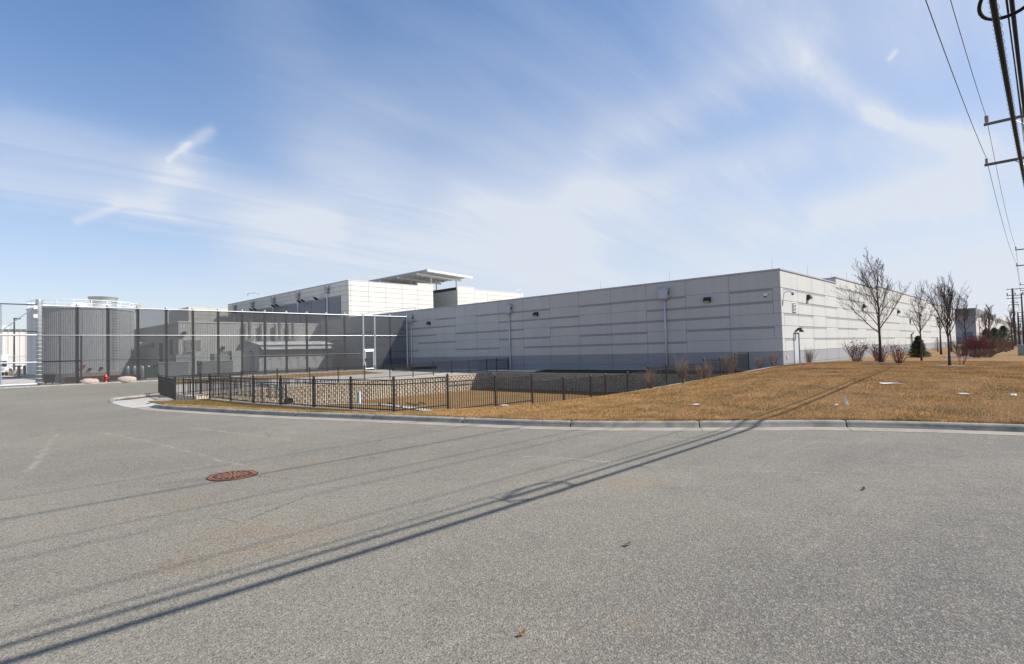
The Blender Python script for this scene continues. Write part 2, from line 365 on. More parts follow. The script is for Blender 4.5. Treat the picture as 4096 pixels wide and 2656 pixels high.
def box(name, mt, parent, *a, **k): return MB().box(*a).build(name, mt, parent, **k)
CACHE = {}
def piece(name, key, make, mt, parent, loc, rotz=0):
    """a part that shares its mesh with alike parts; make(MB) draws it about its own origin"""
    k = (key, mt.name)
    if k not in CACHE:
        b = MB(); make(b); me = bpy.data.meshes.new(name); me.from_pydata(b.v, [], b.f); me.materials.append(mt); me.update(); CACHE[k] = me
    o = bpy.data.objects.new(name, CACHE[k]); C.objects.link(o); o.parent = parent
    o.location = Vector(loc) - parent_loc(parent); o.rotation_euler = (0, 0, rotz)
    return o
def copy_thing(root, loc, label, rotz=None):
    def cp(o, par):
        c = o.copy(); C.objects.link(c); c.parent = par
        for ch in list(o.children): cp(ch, c)
        return c
    r = cp(root, None); r.location = loc; r['label'] = label
    if rotz is not None: r.rotation_euler = (0, 0, rotz)
    return r
def sheet(name, polys, mt, z=0.0, kind='structure', parent=None):
    b = MB()
    for p in polys: b.add([(x, y, z) if not callable(z) else (x, y, z(x, y)) for x, y in p], [tuple(range(len(p)))])
    return tag(b.build(name, mt, parent), kind=kind)
def cdt_sheet(name, poly, zf, mt, pts=(), grid=None, kind='structure'):
    """a terrain sheet inside polygon poly, with extra interior points, at height zf(x, y)"""
    def inside(x, y):
        r = False; n = len(poly)
        for i in range(n):
            x1, y1 = poly[i]; x2, y2 = poly[(i+1) % n]
            if (y1 > y) != (y2 > y) and x < (x2-x1)*(y-y1)/(y2-y1)+x1: r = not r
        return r
    vs = [Vector(p) for p in poly]; n = len(vs)
    for x, y in pts:
        if inside(x, y): vs.append(Vector((x, y)))
    out = delaunay_2d_cdt(vs, [(i, (i+1) % n) for i in range(n)], [], 1, 1e-4)
    me = bpy.data.meshes.new(name); me.from_pydata([(p.x, p.y, zf(p.x, p.y)) for p in out[0]], [], out[2]); me.materials.append(mt)
    me.polygons.foreach_set('use_smooth', [True]*len(me.polygons)); me.update()
    o = bpy.data.objects.new(name, me); C.objects.link(o); o['kind'] = kind
    return o, inside

# ------------------------------------------------------------------ terrain
CURB = [(40, -15.4), (24, -15.2), (18.6, -13.4), (16.4, -9.5), (15.5, -5), (15.0, -2), (14.62, .46), (13.6, 3.3), (12.3, 5.2), (11.1, 7.0), (10.2, 8.7), (9.3, 11.4), (8.37, 14.5), (7.5, 17.2), (6.76, 20.1), (6.2, 22.6), (5.8, 24.7), (5.75, 26.6)]
def catmull(P, n):
    out = []
    for i in range(len(P)-1):
        p0, p1, p2, p3 = (Vector(P[max(i-1, 0)]), Vector(P[i]), Vector(P[i+1]), Vector(P[min(i+2, len(P)-1)]))
        for k in range(n):
            t = k/n; out.append(.5*((2*p1)+(-p0+p2)*t+(2*p0-5*p1+4*p2-p3)*t*t+(-p0+3*p1-3*p2+p3)*t**3))
    out.append(Vector(P[-1])); return out
CL = catmull(CURB, 5)
def offset(pl, d):
    out = []
    for i, p in enumerate(pl):
        t = (pl[min(i+1, len(pl)-1)]-pl[max(i-1, 0)]).normalized(); out.append(p + Vector((t.y, -t.x))*d)
    return out
OUT = 1
_back = offset(CL, .59)
FY = 15.75                                            # the long fence line by the berm
CTRL = [(p.x, p.y, .155) for p in _back[::5]] + [
    (10.7, 15.75, -.06), (13, 15.75, -.17), (15.4, 15.75, -.30), (17.5, 15.75, -.40), (19.6, 15.75, -.44), (24, 15.75, -.42), (27, 15.75, -.42), (31, 15.75, -.36), (35, 15.75, -.26), (38.5, 15.75, -.08), (42.3, 15.6, 0),
    (9.35, 29.3, -.06), (9.5, 25, -.1), (9.9, 21, -.12), (10.4, 18, -.1), (8.0, 29.4, -.03), (7.2, 28.8, .05),
    (19.2, 12.3, .05), (23.8, 11.9, .16), (29.9, 12.2, .35), (38, 12.3, .50), (42.3, 13.8, .30), (16.9, 13.4, -.08), (14, 12.5, .0),
    (40.3, 7.5, .58), (40, 10.6, .60), (39, 4.1, .42), (24, 5, .50), (20, 8, .34), (30, 8, .56), (32, 3, .45), (24, 0, .36), (18, 2, .24),
    (47, 6.4, .45), (61, 8.6, .30), (66, 2, .30), (65, 5.6, .30), (47, 13.8, .26), (60, 13.8, .25), (80, 13.8, .25), (74, 8.4, .30), (89, 9, .3), (98, 3.6, .3), (120, 13.8, .5), (140, 8, .3), (143, 13.8, .5), (186, 13, .3), (186, -10, .1),
    (30, -8, .3), (60, -8, .3), (100, -8, .2), (18, -6, .2), (150, 0, .2), (190, 5, .15)]
cx_, cy_, cz_ = (np.array([c[i] for c in CTRL], float) for i in range(3))
def tps(r2): return np.where(r2 > 0, r2*np.log(np.maximum(r2, 1e-9)), 0)
nC = len(CTRL); A_ = np.zeros((nC+3, nC+3)); r2 = (cx_[:, None]-cx_)**2+(cy_[:, None]-cy_)**2
A_[:nC, :nC] = tps(r2) + np.eye(nC)*.5; A_[:nC, nC] = 1; A_[:nC, nC+1] = cx_; A_[:nC, nC+2] = cy_; A_[nC:, :nC] = A_[:nC, nC:].T
W_ = np.linalg.solve(A_, np.concatenate([cz_, np.zeros(3)]))
def lawn_z_np(x, y):
    r2 = (x[:, None]-cx_)**2+(y[:, None]-cy_)**2
    return tps(r2) @ W_[:nC] + W_[nC] + W_[nC+1]*x + W_[nC+2]*y
def lz(x, y): return float(lawn_z_np(np.array([x]), np.array([y]))[0])

FENCE_L = [(10.7, 15.75), (10.4, 17.95), (10.1, 20.1), (9.85, 22.4), (9.6, 24.5), (9.5, 26.8), (9.4, 29.2)]
lawn_poly = [(p.x, p.y) for p in _back] + [(6.6, 28.2), (8.0, 29.35), (9.4, 29.2)] + FENCE_L[::-1][1:] + [(x, FY) for x in (13, 17, 21, 25, 29, 33, 37, 42.38)] + [(42.38, 13.84), (60, 13.84), (100, 13.84), (144, 13.84), (186.9, 13.84), (215, 13.84), (215, -15.9), (40.0, -15.95)]
gp = []
x = 5.0
while x < 214:
    st = .7 if x < 45 else (2.2 if x < 90 else 6)
    y = -15.0
    while y < 30:
        gp.append((x+random.uniform(-.1, .1), y+random.uniform(-.1, .1))); y += st if y > -2 and y < 17 or x < 12 else st*2
    x += st
def lawn_zf(x, y): return lz(x, y) + .02*mnoise.noise((x*.7, y*.7, 0))
lawn, lawn_in = cdt_sheet('lawn', lawn_poly, lawn_zf, turf, gp)

# road: one sheet up to the gutter line and the far kerb
road_poly = [(-120, -60), (300, -60), (300, -15.6), (60, -15.6)] + [(p.x, p.y) for p in CL] + [(5.7, 27.9), (5.85, 31.3), (6.1, 32.6), (7.4, 33.4), (8.45, 34.2), (9.3, 36.9), (10.6, 41.6), (12.9, 51), (14.0, 55.5), (15.4, 57.1), (6.0, 57.7), (-120, 58.5)]
road, _ = cdt_sheet('road', road_poly, lambda x, y: 0.0, asphalt)
sheet('ground', [[(-1500, -1500), (1500, -1500), (1500, -60), (-1500, -60)], [(-1500, 150), (2500, 150), (2500, 2500), (-1500, 2500)], [(-1500, -60), (-120, -60), (-120, 150), (-1500, 150)], [(215, -60), (2500, -60), (2500, 150), (215, 150)]], turf, -.03)
sheet('subgrade', [[(-120, -60), (215, -60), (215, 15), (-120, 15)], [(-120, 15), (6, 15), (6, 150), (-120, 150)], [(-120, 58), (215, 58), (215, 150), (-120, 150)], [(43, 13), (215, 13), (215, 58), (43, 58)]], dirt_m, -.5)
# service yard behind the tall screen fence
sheet('yard_pavement', [[(-120, 58.6), (42.38, 57.45), (42.38, 81.9), (23, 81.9), (23, 150), (-120, 150)]], yard_m, .0)
sheet('yard_concrete', [[(-60, 58.7), (8.3, 58.3), (8.3, 91), (-60, 91)], [(-60, 97.0), (8.6, 97.0), (8.6, 98.3), (-60, 98.3)], [(-60, 108), (9.0, 108), (9.0, 128), (-60, 128)]], concrete, .006)
sheet('yard_gravel', [[(8.6, 58.3), (42.3, 57.6), (42.3, 66), (8.6, 66)]], stone_m, .004)

# kerb: separate cast segments with a gutter pan in front
kerb = thing('curb', None, None, (10, 8, 0)); kerb['kind'] = 'structure'
del_keys = [k for k in ('label', 'category') if k in kerb]
seg_len = 0; start = 0
dist = [0]
for i in range(1, len(CL)): dist.append(dist[-1]+(CL[i]-CL[i-1]).length)
def at_d(d):
    d = max(0, min(d, dist[-1]-1e-6))
    i = max(k for k in range(len(dist)) if dist[k] <= d); i = min(i, len(CL)-2)
    t = (d-dist[i])/(dist[i+1]-dist[i]); p = CL[i].lerp(CL[i+1], t)
    a = (CL[min(i+1, len(CL)-1)]-CL[max(i-1, 0)]).normalized() if i else (CL[1]-CL[0]).normalized(); b2 = (CL[min(i+2, len(CL)-1)]-CL[i]).normalized()
    tg = a.lerp(b2, t).normalized(); return p, Vector((tg.y, -tg.x))
prof = [(.40, -.1), (.40, .02), (.425, .075), (.44, .118), (.46, .142), (.49, .155), (.57, .158), (.60, .14), (.60, -.1)]
gprof = [(-.02, -.05), (0, .006), (.40, .020), (.42, -.05)]
d = 0; k = 0
joint_at = 0
while d < dist[-1]-.3:
    ln = 3.05 if d else 2.7; e = min(d+ln, dist[-1]); n = 6
    for nm, pf, mt_, gap in (('curb_segment', prof, curb_m, .012), ('gutter_segment', gprof, gutter_m, .006)):
        b = MB(); m_ = len(pf); vs = []
        ss_ = [0, .02]+[(i+1)/n for i in range(n-1)]+[.98, 1] if nm == 'curb_segment' else [i/n for i in range(n+1)]
        for q, s_ in enumerate(ss_):
            p, nr = at_d(d+gap+(e-d-2*gap)*s_)
            for (a, z) in pf:
                shr = (.012 if (q in (0, len(ss_)-1)) and nm == 'curb_segment' else 0)
                rough = 0.006*mnoise.noise((p.x*3, p.y*3, a*9)) if nm == 'curb_segment' else 0
                fade = 1.0
                if nm == 'curb_segment' and dist[-1]-(d+(e-d)*s_) < 1.2: fade = max(.12, (dist[-1]-(d+(e-d)*s_))/1.2)
                zz = z if z < 0 else z*fade
                vs.append((p.x+nr.x*(a+rough), p.y+nr.y*(a+rough), zz-shr))
        fs = [(i*m_+j, (i+1)*m_+j, (i+1)*m_+(j+1) % m_, i*m_+(j+1) % m_) for i in range(len(ss_)-1) for j in range(m_)]
        fs += [tuple(range(m_)), tuple((len(ss_)-1)*m_+j for j in range(m_-1, -1, -1))]
        b.add(vs, fs).build(nm, mt_, kerb, smooth=False)
    d = e+ (.03 if 28 < d < 31 else 0)
# walkway apron at the kerb's tip, soil bed and the kerb beyond
sheet('walkway_apron', [[(5.72, 27.0), (5.9, 31.3), (6.5, 31.9), (7.6, 31.9), (8.5, 31.6), (8.0, 29.5), (6.9, 28.5), (6.25, 27.3)]], concrete, .03)
sheet('soil_bed', [[(6.3, 31.8), (6.6, 32.8), (7.6, 33.3), (8.5, 34.2), (9.2, 34.5), (9.2, 31.6), (8.5, 31.55), (7.5, 31.85)]], dirt_m, .06)
b = MB(); b.tube([(5.95, 31.5, .05), (6.2, 32.6, .05), (7.4, 33.35, .05), (8.5, 34.3, .05), (9.35, 36.9, .05), (10.65, 41.6, .05), (12.95, 51, .05), (14.1, 55.3, .05), (15.6, 57.0, .05), (24, 57.1, .03), (35.2, 57.0, .03)], .1, 6)
tag(b.build('far_curb', curb_m), kind='structure')
tag(MB().tube([(-60, 58.2, .0), (6, 57.75, .02), (15, 57.3, .02), (15.6, 57.0, .05)], .12, 6).build('fence_footing_curb', curb_m), kind='structure')
# ground between the basin and the screen fence
def siteg(x, y):
    if y > 51.5: return -.16 + (y-51.5)/5.6*.15
    return -.27 + (y-41.2)/10.3*.11
def strip(name, poly, mt_, dz=0, st=1.5):
    pts = [(a, b_) for a in np.arange(8.5, 43, st) for b_ in np.arange(33, 58, st)]
    return cdt_sheet(name, poly, lambda x, y: siteg(x, y)+dz, mt_, pts)[0]
EDGE = [(9.35, 37.0), (10.8, 37.9), (14.7, 39.6), (17.4, 40.3), (20, 40.6), (25, 41.0), (30.1, 41.4), (39.6, 41.4)]
strip('walkway', EDGE + [(39.6, 36), (42.38, 36), (42.38, 57.2), (34.8, 57.0), (34.2, 51.4), (13.1, 51.4), (10.7, 41.6)], concrete)
strip('grass_strip', [(13.1, 51.4), (34.2, 51.4), (34.8, 57.0), (15.6, 57.05), (14.1, 55.4)], turf_green)
cdt_sheet('grass_verge', [(39.75, 15.9), (42.38, 15.9), (42.38, 36), (39.75, 36)], lambda x, y: -.24+(x-39.7)*.07, mat('green_turf', (.045, .055, .02), .95, var=.3), [(a, c_) for a in (40.5, 41.5) for c_ in range(17, 36, 2)])
# basin floor
def floorz(x, y):
    z = -1.83
    if x < 17 : z += max(0, (17-x)/7.5)*.9*(1 if y > 30 else .5)
    return z + .05*mnoise.noise((x*.3, y*.3, 1)) + .12*max(0, (20-y)/4.2)
cdt_sheet('basin_floor', [(10.6, 15.9), (39.75, 15.9), (39.75, 41.0), (30, 41.0), (20, 40.4), (14.7, 39.4), (10.0, 37.2), (9.5, 29.3), (9.7, 24.5)], floorz, turf, [(a, c_) for a in np.arange(10, 40, 1.3) for c_ in np.arange(16, 42, 1.3)])
sw = [(21.0, 39.6), (22.2, 37.4), (22.9, 34.5), (22.7, 31.5), (22.1, 28.5), (21.9, 25.0)]
b = MB(); pl = catmull(sw, 4); w1 = offset(pl, .35); w2 = offset(pl, -.35)
b.add([(p.x, p.y, floorz(p.x, p.y)+.05) for p in w1]+[(p.x, p.y, floorz(p.x, p.y)+.05) for p in w2], [(i, i+1, len(pl)+i+1, len(pl)+i) for i in range(len(pl)-1)])
tag(b.build('drainage_channel', concrete), kind='structure')
# ramp down into the basin's left end
b = MB(); b.add([(9.6, 36.6, -.2), (10.6, 35.2, -.2), (17.5, 38.0, -1.6), (16.9, 39.7, -1.6), (9.6, 36.6, -2), (10.6, 35.2, -2), (17.5, 38, -2), (16.9, 39.7, -2)], [(0, 1, 2, 3), (0, 1, 5, 4), (1, 2, 6, 5), (2, 3, 7, 6), (3, 0, 4, 7)])
tag(b.build('ramp', concrete), kind='structure')

# grass blades, real geometry, joined (nobody could count them)
def blades(name, n, sampler, mt_, hmin, hmax, w, zf=lawn_z_np):
    rng = np.random.default_rng(5)
    xy = sampler(rng, n); X, Y = xy[:, 0], xy[:, 1]; Z = zf(X, Y)
    n = len(X); a = rng.uniform(0, 2*np.pi, n); h = rng.uniform(hmin, hmax, n); ww = w*rng.uniform(.6, 1.3, n)
    lean = rng.uniform(0, .8, n)*h; la = rng.uniform(0, 2*np.pi, n)
    v = np.empty((n, 3, 3)); v[:, 0] = np.stack([X-np.cos(a)*ww, Y-np.sin(a)*ww, Z-.01], 1); v[:, 1] = np.stack([X+np.cos(a)*ww, Y+np.sin(a)*ww, Z-.01], 1)
    v[:, 2] = np.stack([X+np.cos(la)*lean, Y+np.sin(la)*lean, Z+h], 1)
    me = bpy.data.meshes.new(name); me.vertices.add(3*n); me.vertices.foreach_set('co', v.reshape(-1).astype(np.float32))
    me.loops.add(3*n); me.loops.foreach_set('vertex_index', np.arange(3*n, dtype=np.int32)); me.polygons.add(n); me.polygons.foreach_set('loop_start', np.arange(0, 3*n, 3, dtype=np.int32))
    me.update(); me.validate(); me.materials.append(mt_)
    o = bpy.data.objects.new(name, me); C.objects.link(o); o['kind'] = 'stuff'; return o
from functools import reduce
LP = np.array(lawn_poly)
def inside_np(X, Y):
    r = np.zeros(len(X), bool); n = len(LP)
    for i in range(n):
        x1, y1 = LP[i]; x2, y2 = LP[(i+1) % n]
        if y1 == y2: continue
        c = ((y1 > Y) != (y2 > Y)) & (X < (x2-x1)*(Y-y1)/(y2-y1)+x1); r ^= c
    return r
def samp_lawn(rng, n):
    out = []
    X = 5.5+42*rng.random(n*3)**1.45; Y = rng.uniform(-2.5, 16, n*3)
    k = inside_np(X, Y); return np.stack([X[k], Y[k]], 1)[:n]
def samp_left(rng, n):
    X = rng.uniform(5.5, 11, n*4); Y = rng.uniform(14, 30, n*4); k = inside_np(X, Y); return np.stack([X[k], Y[k]], 1)[:n]
g1 = blades('lawn_grass', 420000, samp_lawn, blade_m, .02, .06, .006); tag(g1, 'short straw coloured dormant grass covering the berm', None)
g2 = blades('kerbside_grass', 70000, samp_left, blade_g, .02, .055, .007); tag(g2, 'patchy green and brown grass between kerb and fence', None)
# ragged overhanging turf edge along the kerb
def samp_edge(rng, n):
    P = np.array([(p.x, p.y) for p in offset(CL, .62)]); i = rng.integers(25, len(P)-6, n); t = rng.random((n, 1)); return P[i]*(1-t)+P[i+1]*t + rng.normal(0, .03, (n, 2))
blades('turf_edge_grass', 26000, samp_edge, blade_m, .03, .075, .006)

# mulch / stone beds
def bed(name, pts, mt_, dz=.025):
    return cdt_sheet(name, pts, lambda x, y: lz(x, y)+dz, mt_, [(a, c_) for a in np.arange(20, 75, .8) for c_ in np.arange(-2, 16, .8)])[0]
bed('stone_bed', [(24, 14.6), (27, 14.3), (31, 13.9), (36, 13.3), (41, 12.9), (42.3, 13.0), (42.36, 13.8), (42.36, 15.6), (24, 15.6)], stone_m, .03)
bed('mulch_bed', [(41.0, 12.2), (43.5, 13.0), (50, 13.1), (50, 11), (47, 9.2), (44.5, 7.6), (41.5, 6.6), (39.4, 7.2), (38.9, 9.0), (39.3, 11.0)], mulch_m)
bed('mulch_bed', [(46.0, 5.8), (48.2, 5.9), (48.6, 6.9), (47.4, 7.4), (45.8, 6.9)], mulch_m)
bed('mulch_bed', [(38.2, 3.4), (39.8, 3.5), (40.2, 4.4), (39.2, 4.9), (38.0, 4.4)], mulch_m)
bed('mulch_bed', [(56, 4.2), (63, 3.6), (70, 3.6), (72, 6), (68, 7.5), (60, 6.6)], mulch_m)

# ------------------------------------------------------------------ main precast building
XW, YW = 42.4, 13.86
mbd = thing('warehouse', 'long low pale grey precast concrete building with dark recessed strips and grey base band', 'building', (XW, YW, 0))
rows = [-.12, .41, 1.33, 2.25, 3.17, 4.09, 5.01, 5.93, 7.2]
ycol = [13.86, 17.6]+[17.6+3.57*i for i in range(1, 19)]
xcol = [42.4, 46.17]+[46.17+3.61*i for i in range(1, 28)]
b = MB()
b.box(XW+.05, YW+.05, -.6, 57, 82, 7.15); b.box(57, YW+.05, -.6, 75.2, 82, 7.68); b.box(75.2, YW+.05, -.6, 109.2, 82, 8.0); b.box(109.2, YW+.05, -.6, 144, 82, 7.7)
b.build('wall', pre, mbd)
MB().box(XW+.4, YW+.4, 6.6, 143.6, 89.9, 6.9).build('roof', mat('roof_membrane', (.5, .5, .48), .9), mbd)
def mkpanel(w, h, ax):
    # shallow bevelled slab; ax 'L' spans y facing -x, 'R' spans x facing -y
    g = .012; e = .012; t = .045
    def f(b_):
        fr = [(g, g), (w-g, g), (w-g, h-g), (g, h-g)]; ins = [(g+e, g+e), (w-g-e, g+e), (w-g-e, h-g-e), (g+e, h-g-e)]
        vs = [(0+t+.02, u, v) for u, v in fr]+[(.012, u, v) for u, v in fr]+[(0, u, v) for u, v in ins]
        if ax == 'R': vs = [(u, d_, v) for d_, u, v in vs]
        fs = [(8, 9, 10, 11)]+[(4+i, 4+(i+1) % 4, 8+(i+1) % 4, 8+i) for i in range(4)]+[(i, (i+1) % 4, 4+(i+1) % 4, 4+i) for i in range(4)]
        if ax == 'L': fs = [tuple(reversed(q)) for q in fs]
        b_.add(vs, fs)
    return f
# joint index 1..5 counts downward from z=5.93; columns count from the corner
SL = {1: [0, 2, 3, 4, 6, 7, 8, 10, 12], 2: [0, 1, 2, 5, 6, 7, 10, 11, 12, 15, 16], 3: [1, 2, 3, 4, 5, 7, 8, 9, 11, 12, 13, 17], 4: [0, 1, 3, 4, 6, 7, 10, 11, 14, 15], 5: [2, 3, 4, 5, 6, 8, 9, 12, 13, 16, 17]}
SR = {0: [4, 5, 6, 7, 8, 11, 12, 13, 16, 17, 20, 21, 22], 1: [0, 1, 2, 4, 5, 6, 9, 10, 11, 14, 15, 18, 19, 23], 2: [1, 2, 3, 6, 7, 8, 9, 12, 13, 17, 18, 21, 22, 25], 3: [0, 1, 3, 4, 5, 6, 9, 10, 11, 14, 15, 16, 19, 20, 24], 4: [1, 2, 4, 5, 7, 8, 12, 13, 14, 17, 18, 22, 23], 5: [0, 2, 3, 4, 5, 6, 9, 10, 13, 14, 15, 19, 20, 25]}
def cell(ax, u0, u1, z0, z1, mt_, many=None):
    w, h = round(u1-u0, 3), round(z1-z0, 3)
    if many is not None:
        bb = MB(); mkpanel(w, h, ax)(bb); o = (u0, YW, z0) if ax == 'R' else (XW, u0, z0)
        many.add([(v[0]+o[0], v[1]+o[1], v[2]+o[2]) for v in bb.v], bb.f); return
    piece('panel', ('pn', ax, w, h), mkpanel(w, h, ax), mt_, mbd, (XW, u0, z0) if ax == 'L' else (u0, YW, z0))
def strip_piece(ax, u0, u1, z):
    t = .014
    bb = ((XW+.024, u0+t, z-.15, XW+.06, u1-t, z-.002) if ax == 'L' else (u0+t, YW+.024, z-.15, u1-t, YW+.06, z-.002))
    box('reveal_strip', pre_strip, mbd, *bb)
for ax, cols, S in (('L', ycol, SL), ('R', xcol, SR)):
    far = {pre: MB(), pre_band: MB()}
    for c in range(len(cols)-1):
        zr = list(rows)
        if ax == 'R' and c >= 4: top = {True: 7.72}.get(cols[c] < 75, 8.02 if cols[c] < 109 else 7.72); zr = rows[:-1]+[6.85, top]
        for r in range(len(zr)-1):
            z0, z1 = zr[r], zr[r+1]; mt_ = pre_band if z1 <= 1.34 else pre
            j = {5.93: 1, 5.01: 2, 4.09: 3, 3.17: 4, 2.25: 5, 6.85: 0}.get(z1)
            if j is not None and c in S.get(j, []):
                u0, u1 = cols[c], cols[c+1]
                if c == 0: u0 += .55
                strip_piece(ax, u0, u1, z1)
                if c == 0:
                    cell(ax, cols[c], cols[c]+.55, z0, z1, mt_); cell(ax, cols[c]+.55, cols[c+1], z0, z1-.15, mt_); continue
                z1 -= .15
            cell(ax, cols[c], cols[c+1], z0, z1, mt_, far[mt_] if (ax == 'R' and c >= 15) else None)
    if ax == 'R':
        for mt_, fb in far.items(): fb.build('far_panels', mt_, mbd, kind='stuff')
# coping
for a in [(42.34, 13.86, 7.2, 42.75, 82, 7.3), (42.34, 13.80, 7.2, 57.0, 14.2, 7.3), (56.95, 13.80, 7.72, 75.2, 14.2, 7.82), (75.15, 13.8, 8.02, 109.2, 14.2, 8.12), (109.1, 13.8, 7.72, 144.1, 14.2, 7.82), (56.95, 14.2, 7.68, 57.25, 60, 7.78), (75.1, 14.2, 8.0, 75.4, 60, 8.1)]:
    x0, y0, z0, x1, y1, z1 = a
    if x0 == 42.34 and y1 == 82: y0 = 14.2
    box('coping', coping_m, mbd, x0, y0, z0, x1, y1, z1)
MB().box(144, 13.9, -.4, 144.3, 60, 7.6).build('end_wall', pre, mbd)
for (x, y, z) in [(42.5, 14.4, 7.3), (42.6, 22.6, 7.3), (42.6, 29.5, 7.3), (42.6, 39.5, 7.3), (42.6, 48, 7.3), (49.4, 14.0, 7.3), (56.2, 14, 7.3), (61.5, 14, 7.8), (68, 14, 7.8), (80, 14, 8.1), (92, 14, 8.1)]:
    MB().tube([(x, y, z), (x, y, z+.85)], [.014, .008], 5).build('lightning_rod', galv, mbd)
pipe_p = mat('pale_pipe_paint', (.56, .58, .60), .45, var=.06)
hood_m = mat('blue_grey_hood', (.44, .47, .50), .45, .2, var=.06)
# rain hoods with downpipes
def hood(y, zt=6.70):
    hb = MB(); y0, y1 = y-.42, y+.42
    hb.box(XW-.44, y0, zt-.82, XW+.0, y1, zt)
    hb.add([(XW-.44, y0, zt-.82), (XW-.44, y1, zt-.82), (XW, y1, zt-.82), (XW, y0, zt-.82), (XW-.26, y-.14, zt-1.02), (XW-.26, y+.14, zt-1.02), (XW, y+.14, zt-1.02), (XW, y-.14, zt-1.02)],
           [(0, 1, 5, 4), (1, 2, 6, 5), (2, 3, 7, 6), (3, 0, 4, 7), (4, 5, 6, 7)])
    h = hb.build('scupper_box', hood_m, mbd)
    MB().box(XW-.47, y0-.03, zt, XW, y1+.03, zt+.03).build('scupper_lid', coping_m, h)
    MB().box(XW-.30, y0-.012, zt-.5, XW-.12, y0-.002, zt-.28).build('overflow_opening', dark_m, h)
    MB().tube([(XW-.13, y, zt-1.02), (XW-.13, y, -.05)], .085, 10).build('downpipe', pipe_p, mbd, smooth=True)
for y in (22.95, 40.9, 58.1): hood(y)
def wallpack(axis, u, z, group=None):
    hb = MB(); w = .52
    pr = [(0, 0), (0, .42), (-.16, .42), (-.30, .20), (-.30, .12), (-.10, 0)]
    vs = [];
    for s_ in (0, w):
        for d_, h_ in pr: vs.append((XW+d_, u+s_-w/2, z+h_) if axis == 'L' else (u+s_-w/2, YW+d_, z+h_))
    n = len(pr); hb.add(vs, [tuple(range(n)), tuple(range(2*n-1, n-1, -1))]+[(i, (i+1) % n, n+(i+1) % n, n+i) for i in range(n)])
    o = hb.build('wall_lamp', dark_m, mbd)
    q = MB()
    if axis == 'L': q.add([(XW-.295, u-.22, z+.11), (XW-.295, u+.22, z+.11), (XW-.11, u+.22, z-.005), (XW-.11, u-.22, z-.005)], [(0, 1, 2, 3)])
    else: q.add([(u-.22, YW-.295, z+.11), (u+.22, YW-.295, z+.11), (u+.22, YW-.11, z-.005), (u-.22, YW-.11, z-.005)], [(0, 1, 2, 3)])
    q.build('lens', lens_m, o)
for y in (19.3, 37.2, 54.6): wallpack('L', y, 5.25)
for x in (48.6, 66.9, 85.0, 101.5, 118.9, 136): wallpack('R', x, 5.3)
def domecam(p, dirv):
    p = Vector(p); d_ = Vector(dirv); e = p+d_*.55
    o = MB().tube([p, p+d_*.35+Vector((0, 0, .06)), e], .045, 8).build('camera_arm', white_m, mbd)
    MB().lathe(e+Vector((0, 0, -.16)), [(.10, 0), (.13, .05), (.13, .15), (.05, .2)], 14).build('camera_housing', white_m, o)
    MB().lathe(e+Vector((0, 0, -.27)), [(.02, 0), (.08, .03), (.10, .108)], 14).build('camera_dome', glass, o)
domecam((XW, 14.75, 5.5), (-1, 0, 0)); domecam((43.2, YW, 5.62), (0, -1, 0)); 
# louvre, door, small fittings on the sunlit wall
lv = MB().box(44.72, YW-.03, 4.22, 45.66, YW+.0, 4.92).build('louvre_vent', white_m, mbd)
for i in range(6): MB().add([(44.78, YW-.032, 4.29+i*.105), (45.6, YW-.032, 4.29+i*.105), (45.6, YW-.09, 4.25+i*.105), (44.78, YW-.09, 4.25+i*.105), (44.78, YW-.032, 4.245+i*.105), (45.6, YW-.032, 4.245+i*.105)], [(0, 1, 2, 3), (3, 2, 5, 4)]).build('slat', dark_m if False else white_m, lv)
MB().box(44.76, YW-.034, 4.25, 45.62, YW-.031, 4.89).build('opening', dark_m, lv)
dr = MB().box(44.80, YW-.06, .2, 45.72, YW-.01, 2.62).build('door', door_m, mbd)
box('door_frame', door_m, dr, 44.74, YW-.05, .2, 44.80, YW, 2.66); box('door_frame', dark_m, dr, 45.72, YW-.10, .2, 45.78, YW, 2.68); box('door_frame', dark_m, dr, 44.80, YW-.10, 2.62, 45.72, YW, 2.68)
dl = MB().tube([(45.3, YW, 2.78), (45.3, YW-.2, 2.95), (45.3, YW-.42, 2.92)], [.06, .10, .14], 8).build('door_lamp', dark_m, mbd)
MB().lathe((45.3, YW-.42, 2.72), [(.17, 0), (.15, .12), (.05, .2)], 12).build('lamp_hood', dark_m, dl)
MB().box(43.1, YW-.05, .78, 43.32, YW, 1.05).build('outlet_box', grey_lt, mbd)
MB().box(XW-.05, 40.65, 2.5, XW, 40.85, 2.68).build('junction_box', grey_box, mbd)
MB().box(93.0, YW-.06, 4.2, 93.8, YW, 4.85).build('louvre_vent', dark_m, mbd)
# second door canopy far along
MB().tube([(93.1, YW-.15, .2), (93.1, YW-.15, 2.7), (93.1, YW-.4, 2.9)], .08, 6).build('door_lamp', dark_m, mbd)
# roof guard rail near the tall block
rl = MB()
ys = np.arange(58.8, 82, 1.9)
for z in (7.8, 7.45): rl.tube([(43.5, 58.8, z), (43.5, 81, z)], .025, 5); rl.tube([(43.5, 58.8, z), (56, 58.8, z)], .025, 5)
rl.build('guard_rail', galv, mbd)
for y in ys: MB().tube([(43.5, y, 6.9), (43.5, y, 7.8)], .028, 5).build('rail_post', galv, mbd)
for x in np.arange(45.5, 56, 1.9): MB().tube([(x, 58.8, 6.9), (x, 58.8, 7.8)], .028, 5).build('rail_post', galv, mbd)

